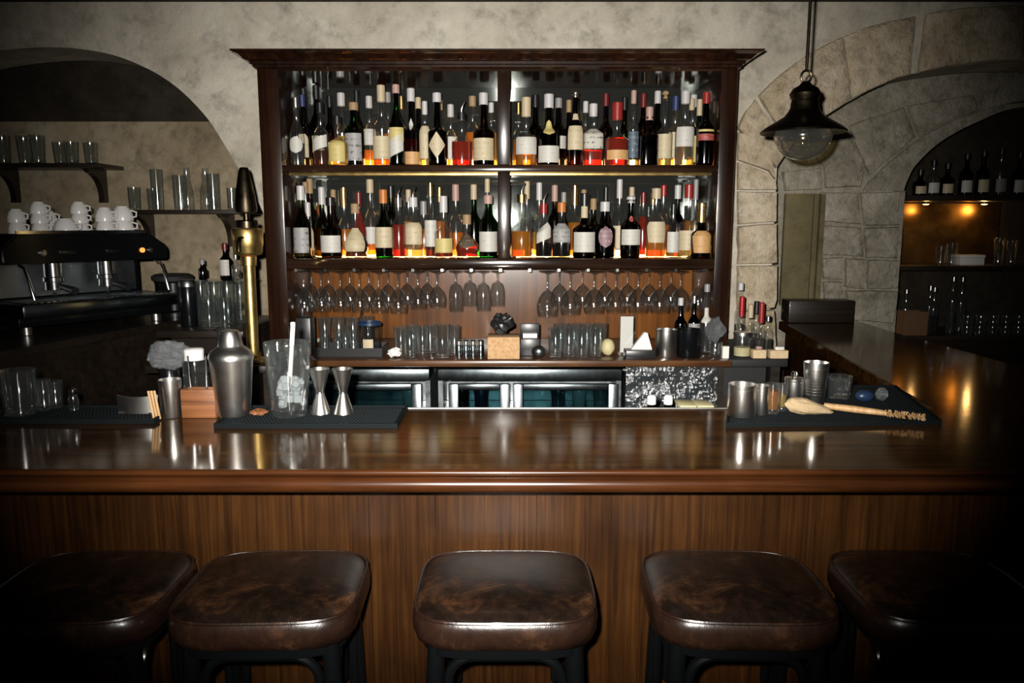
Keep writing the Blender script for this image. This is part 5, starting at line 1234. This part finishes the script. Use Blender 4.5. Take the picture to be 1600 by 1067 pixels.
bottle((PX(317, 3.7, 430), 3.7, PZ(437, 3.7) + .0006), .02, PZ(405, 3.7) - PZ(437, 3.7), 'glass_black', None, 0, [], 'cap_grey', .02, 'std', label='slim dark bottle at the left of the small glass shelf', name='wine_bottle')
bottle((PX(372, 3.7, 430), 3.68, PZ(437, 3.7) + .0006), .022, PZ(395, 3.7) - PZ(437, 3.7), 'glass_smoke', 'clear', .4, [], 'cap_silver', .02, 'std', label='clear bottle on the small glass shelf next to the tap', name='wine_bottle')
# brass tap column
TD = 3.06; s = S(400, TD); bx = PX(388, TD, 400); zz = lambda y: PZ(y, TD) - TZ
t = thing('brass_tap', 'tall brass beer tap column with black cone handle', 'beer tap', (bx, TD, TZ + .0006))
lathe('base', [(0, 0), (.052, 0), (.055, .006), (.050, .016), (.030, .024), (.030, .04)], 'brass', t, 28)
lathe('column', [(9.5 * s, .038), (9.5 * s, zz(416)), (12 * s, zz(415)), (12.5 * s, zz(401)), (10 * s, zz(400))], 'brass', t, 28)
lathe('collar', [(10 * s, zz(400)), (20 * s, zz(398)), (22 * s, zz(394)), (22.5 * s, zz(386)), (23.5 * s, zz(384)), (23.8 * s, zz(360)), (22 * s, zz(357)), (0, zz(356))], 'brass', t, 32)
lathe('crown', [(0, zz(356.2)), (17 * s, zz(356.2)), (17 * s, zz(346)), (15 * s, zz(344)), (0, zz(344))], 'bronze_dark', t, 28)
lathe('handle', [(0, zz(344.2)), (5 * s, zz(344)), (5 * s, zz(334)), (16 * s, zz(332)), (17 * s, zz(325)), (14 * s, zz(300)), (8.5 * s, zz(268)), (6 * s, zz(262)), (0, zz(261))], 'bronze_dark', t, 28)
tube('spout', [(0, -20 * s, zz(372)), (0, -34 * s, zz(373)), (0, -40 * s, zz(380)), (0, -41 * s, zz(392))], [.009, .009, .009, .008], 'bronze_dark', t, 10)
# bowl and glasses near cabinet post
t = thing('glass_bowl', 'clear glass bowl behind the shaker in front of the cabinet post', 'bowl', (PX(398, 2.99 + .06, 520), 3.05, TZ + .0006)) if False else None
bowl = lathe('glass_bowl', [(0, 0), (.022, 0), (.025, .004), (.044, .04), (.048, .075), (.046, .077), (.040, .04), (0, .008)], 'glass_smoke', None, 28, loc=(PX(432, 3.05, 520), 3.05, TZ + .0006)); tag(bowl, 'clear glass bowl behind the shaker by the cabinet post', 'bowl')
tumbler((PX(352, 3.09, 520), 3.09, TZ + .0006), .034, .13, 'clear ribbed glass left of the brass tap foot', mat='glass_smoke', r0=.8)

# ---------------------------------------------------------------- right niche
nsx0, nsx1 = PX(1410, AW + .35), 3.6
nc = thing('niche_counter', 'dark counter inside the arched niche on the right', 'counter'); NZ_ = PZ(524, 4.62)
box('top', 1.965, 3.6, AW + .33, NB - .001, NZ_ - .03, NZ_, 'dark_wood', nc, .004); box('body', 2.0, 3.6, AW + .40, NB - .002, 0, NZ_ - .0305, 'dark_wood', nc)
cpn = box('copper_sheet', 2.0, PX(1556, NB - .02), NB - .012, NB - .001, PZ(414, NB), PZ(318, NB), 'copper_panel'); tag(cpn, 'amber metal sheet behind the niche shelves', 'panel')
ns = {}
for key, py, lb in (('a', 306, 'upper dark shelf with bottles in the right niche'), ('b', 414, 'lower shelf below the amber sheet in the right niche')):
    D = 4.80; z = PZ(py, D - .05); ns[key] = z
    t = thing('niche_shelf', lb, 'shelf'); box('board', 1.965, 3.6, D - .14, NB - .013, z - .03, z, 'dark_wood', t, .003)
    box('cleat', 1.965, 1.99, D - .1, NB - .013, z - .07, z - .0305, 'dark_wood', t)
for i, (px, top, lab, gl) in enumerate(((1437, 265, 'lab_cream', 'glass_brown'), (1457, 250, 'lab_white', 'glass'), (1479, 255, 'lab_cream', 'glass_brown'), (1508, 240, 'lab_white', 'glass_black'), (1534, 236, 'lab_cream', 'glass_green'), (1561, 232, 'lab_grey', 'glass'), (1590, 238, 'lab_white', 'glass_black'))):
    D = 4.78; bottle((PX(px, D, 290), D, ns['a'] + .0006), .038, PZ(top, D) - ns['a'], gl, None if gl != 'glass' else 'clear', .4, [(.08, .36, lab, 1.0, 'rect')], 'cap_black', .03, 'std', label=f'dim bottle on the upper niche shelf at the right, {ORD[i]} from left', group='bottles in the right niche')
for px, w2, y0, mt, lb in ((1512, 40, 398, 'paper', 'white box on the lower niche shelf'),):
    D = 4.78; t = thing('paper_box', lb, 'box', (PX(px, D, 405), D, ns['b'] + .0006)); h = PZ(y0, D) - ns['b']; box('body', -.075, .075, -.05, .05, 0, h * .7, mt, t, .003); box('lid', -.078, .078, -.053, .053, h * .7 + .0004, h, mt, t, .003)
for i, (px, top) in enumerate(((1487, 380), (1470, 385), (1560, 372), (1580, 376))):
    D = 4.80; tumbler((PX(px, D, 400), D, ns['b'] + .0006), .032, PZ(top, D) - ns['b'], f'dark glass on the lower niche shelf, {ORD[i]} of four', mat='glass_smoke')
for x, lb in ((1446, 'added warm puck light for amber glints under the upper niche shelf, left'), (1537, 'added warm puck light for amber glints under the upper niche shelf, right')):  # pucks added to give the amber glints of reflected candle lamps
    D = NB - .10; lp = (PX(x, D, 330), D, ns['a'] - .0305)
    t = thing('added_glint_light', lb, 'lamp', lp); lathe('housing', [(0, 0), (.028, 0), (.028, -.012), (.024, -.014), (.022, -.010)], 'bronze_dark', t, 20); lathe('lens', [(.0215, -.0105), (.016, -.017), (0, -.019)], 'glint_glow', t, 20)
    li = bpy.data.lights.new('added_glint_lamp', 'POINT'); li.energy = .5 if x > 1500 else .25; li.color = (1, .55, .18); li.shadow_soft_size = .015
    lo_ = bpy.data.objects.new('added_glint_lamp', li); COL.objects.link(lo_); lo_.parent = t; lo_.location = (0, 0, -.05)
DN = 4.70
for i, (px, top, R) in enumerate(((1420, 436, .026), (1436, 455, .03), (1452, 446, .03), (1470, 450, .03), (1487, 432, .027), (1513, 434, .028))):
    h = PZ(top, DN) - NZ_; bottle((PX(px, DN, 480), DN + (.16 if i < 2 else .08 * (i % 2)), NZ_ + .0006), R, h, 'glass_smoke', 'clear', .4, [], 'cap_silver', .025, 'std' if i % 2 else 'tall', label=f'clear bottle on the niche counter, {ORD[i]} from left', group='clear bottles on the niche counter', name='clear_bottle')
for i, px in enumerate((1512, 1532, 1552, 1572, 1592)):
    for k in range(2):
        D = DN - .09
        tumbler((PX(px, D, 500), D, NZ_ + .0006 + k * .062), .034, .058, f'short tumbler on the niche counter, {ORD[i]} from left, {"lower" if k == 0 else "upper"} of two stacked', r0=.9)
t = thing('wicker_box', 'brown wicker box on the niche counter by the stone jamb', 'basket', (PX(1424, 4.66, 500), 4.66, NZ_ + .0006)); h = PZ(486, 4.66) - NZ_
box('front', -.075, .075, -.05, -.042, 0, h, 'wicker', t); box('back', -.075, .075, .042, .05, 0, h, 'wicker', t); box('side', -.075, -.067, -.0419, .0419, 0, h, 'wicker', t); box('side', .067, .075, -.0419, .0419, 0, h, 'wicker', t); box('bottom', -.067, .067, -.0419, .0419, 0, .008, 'wicker', t)
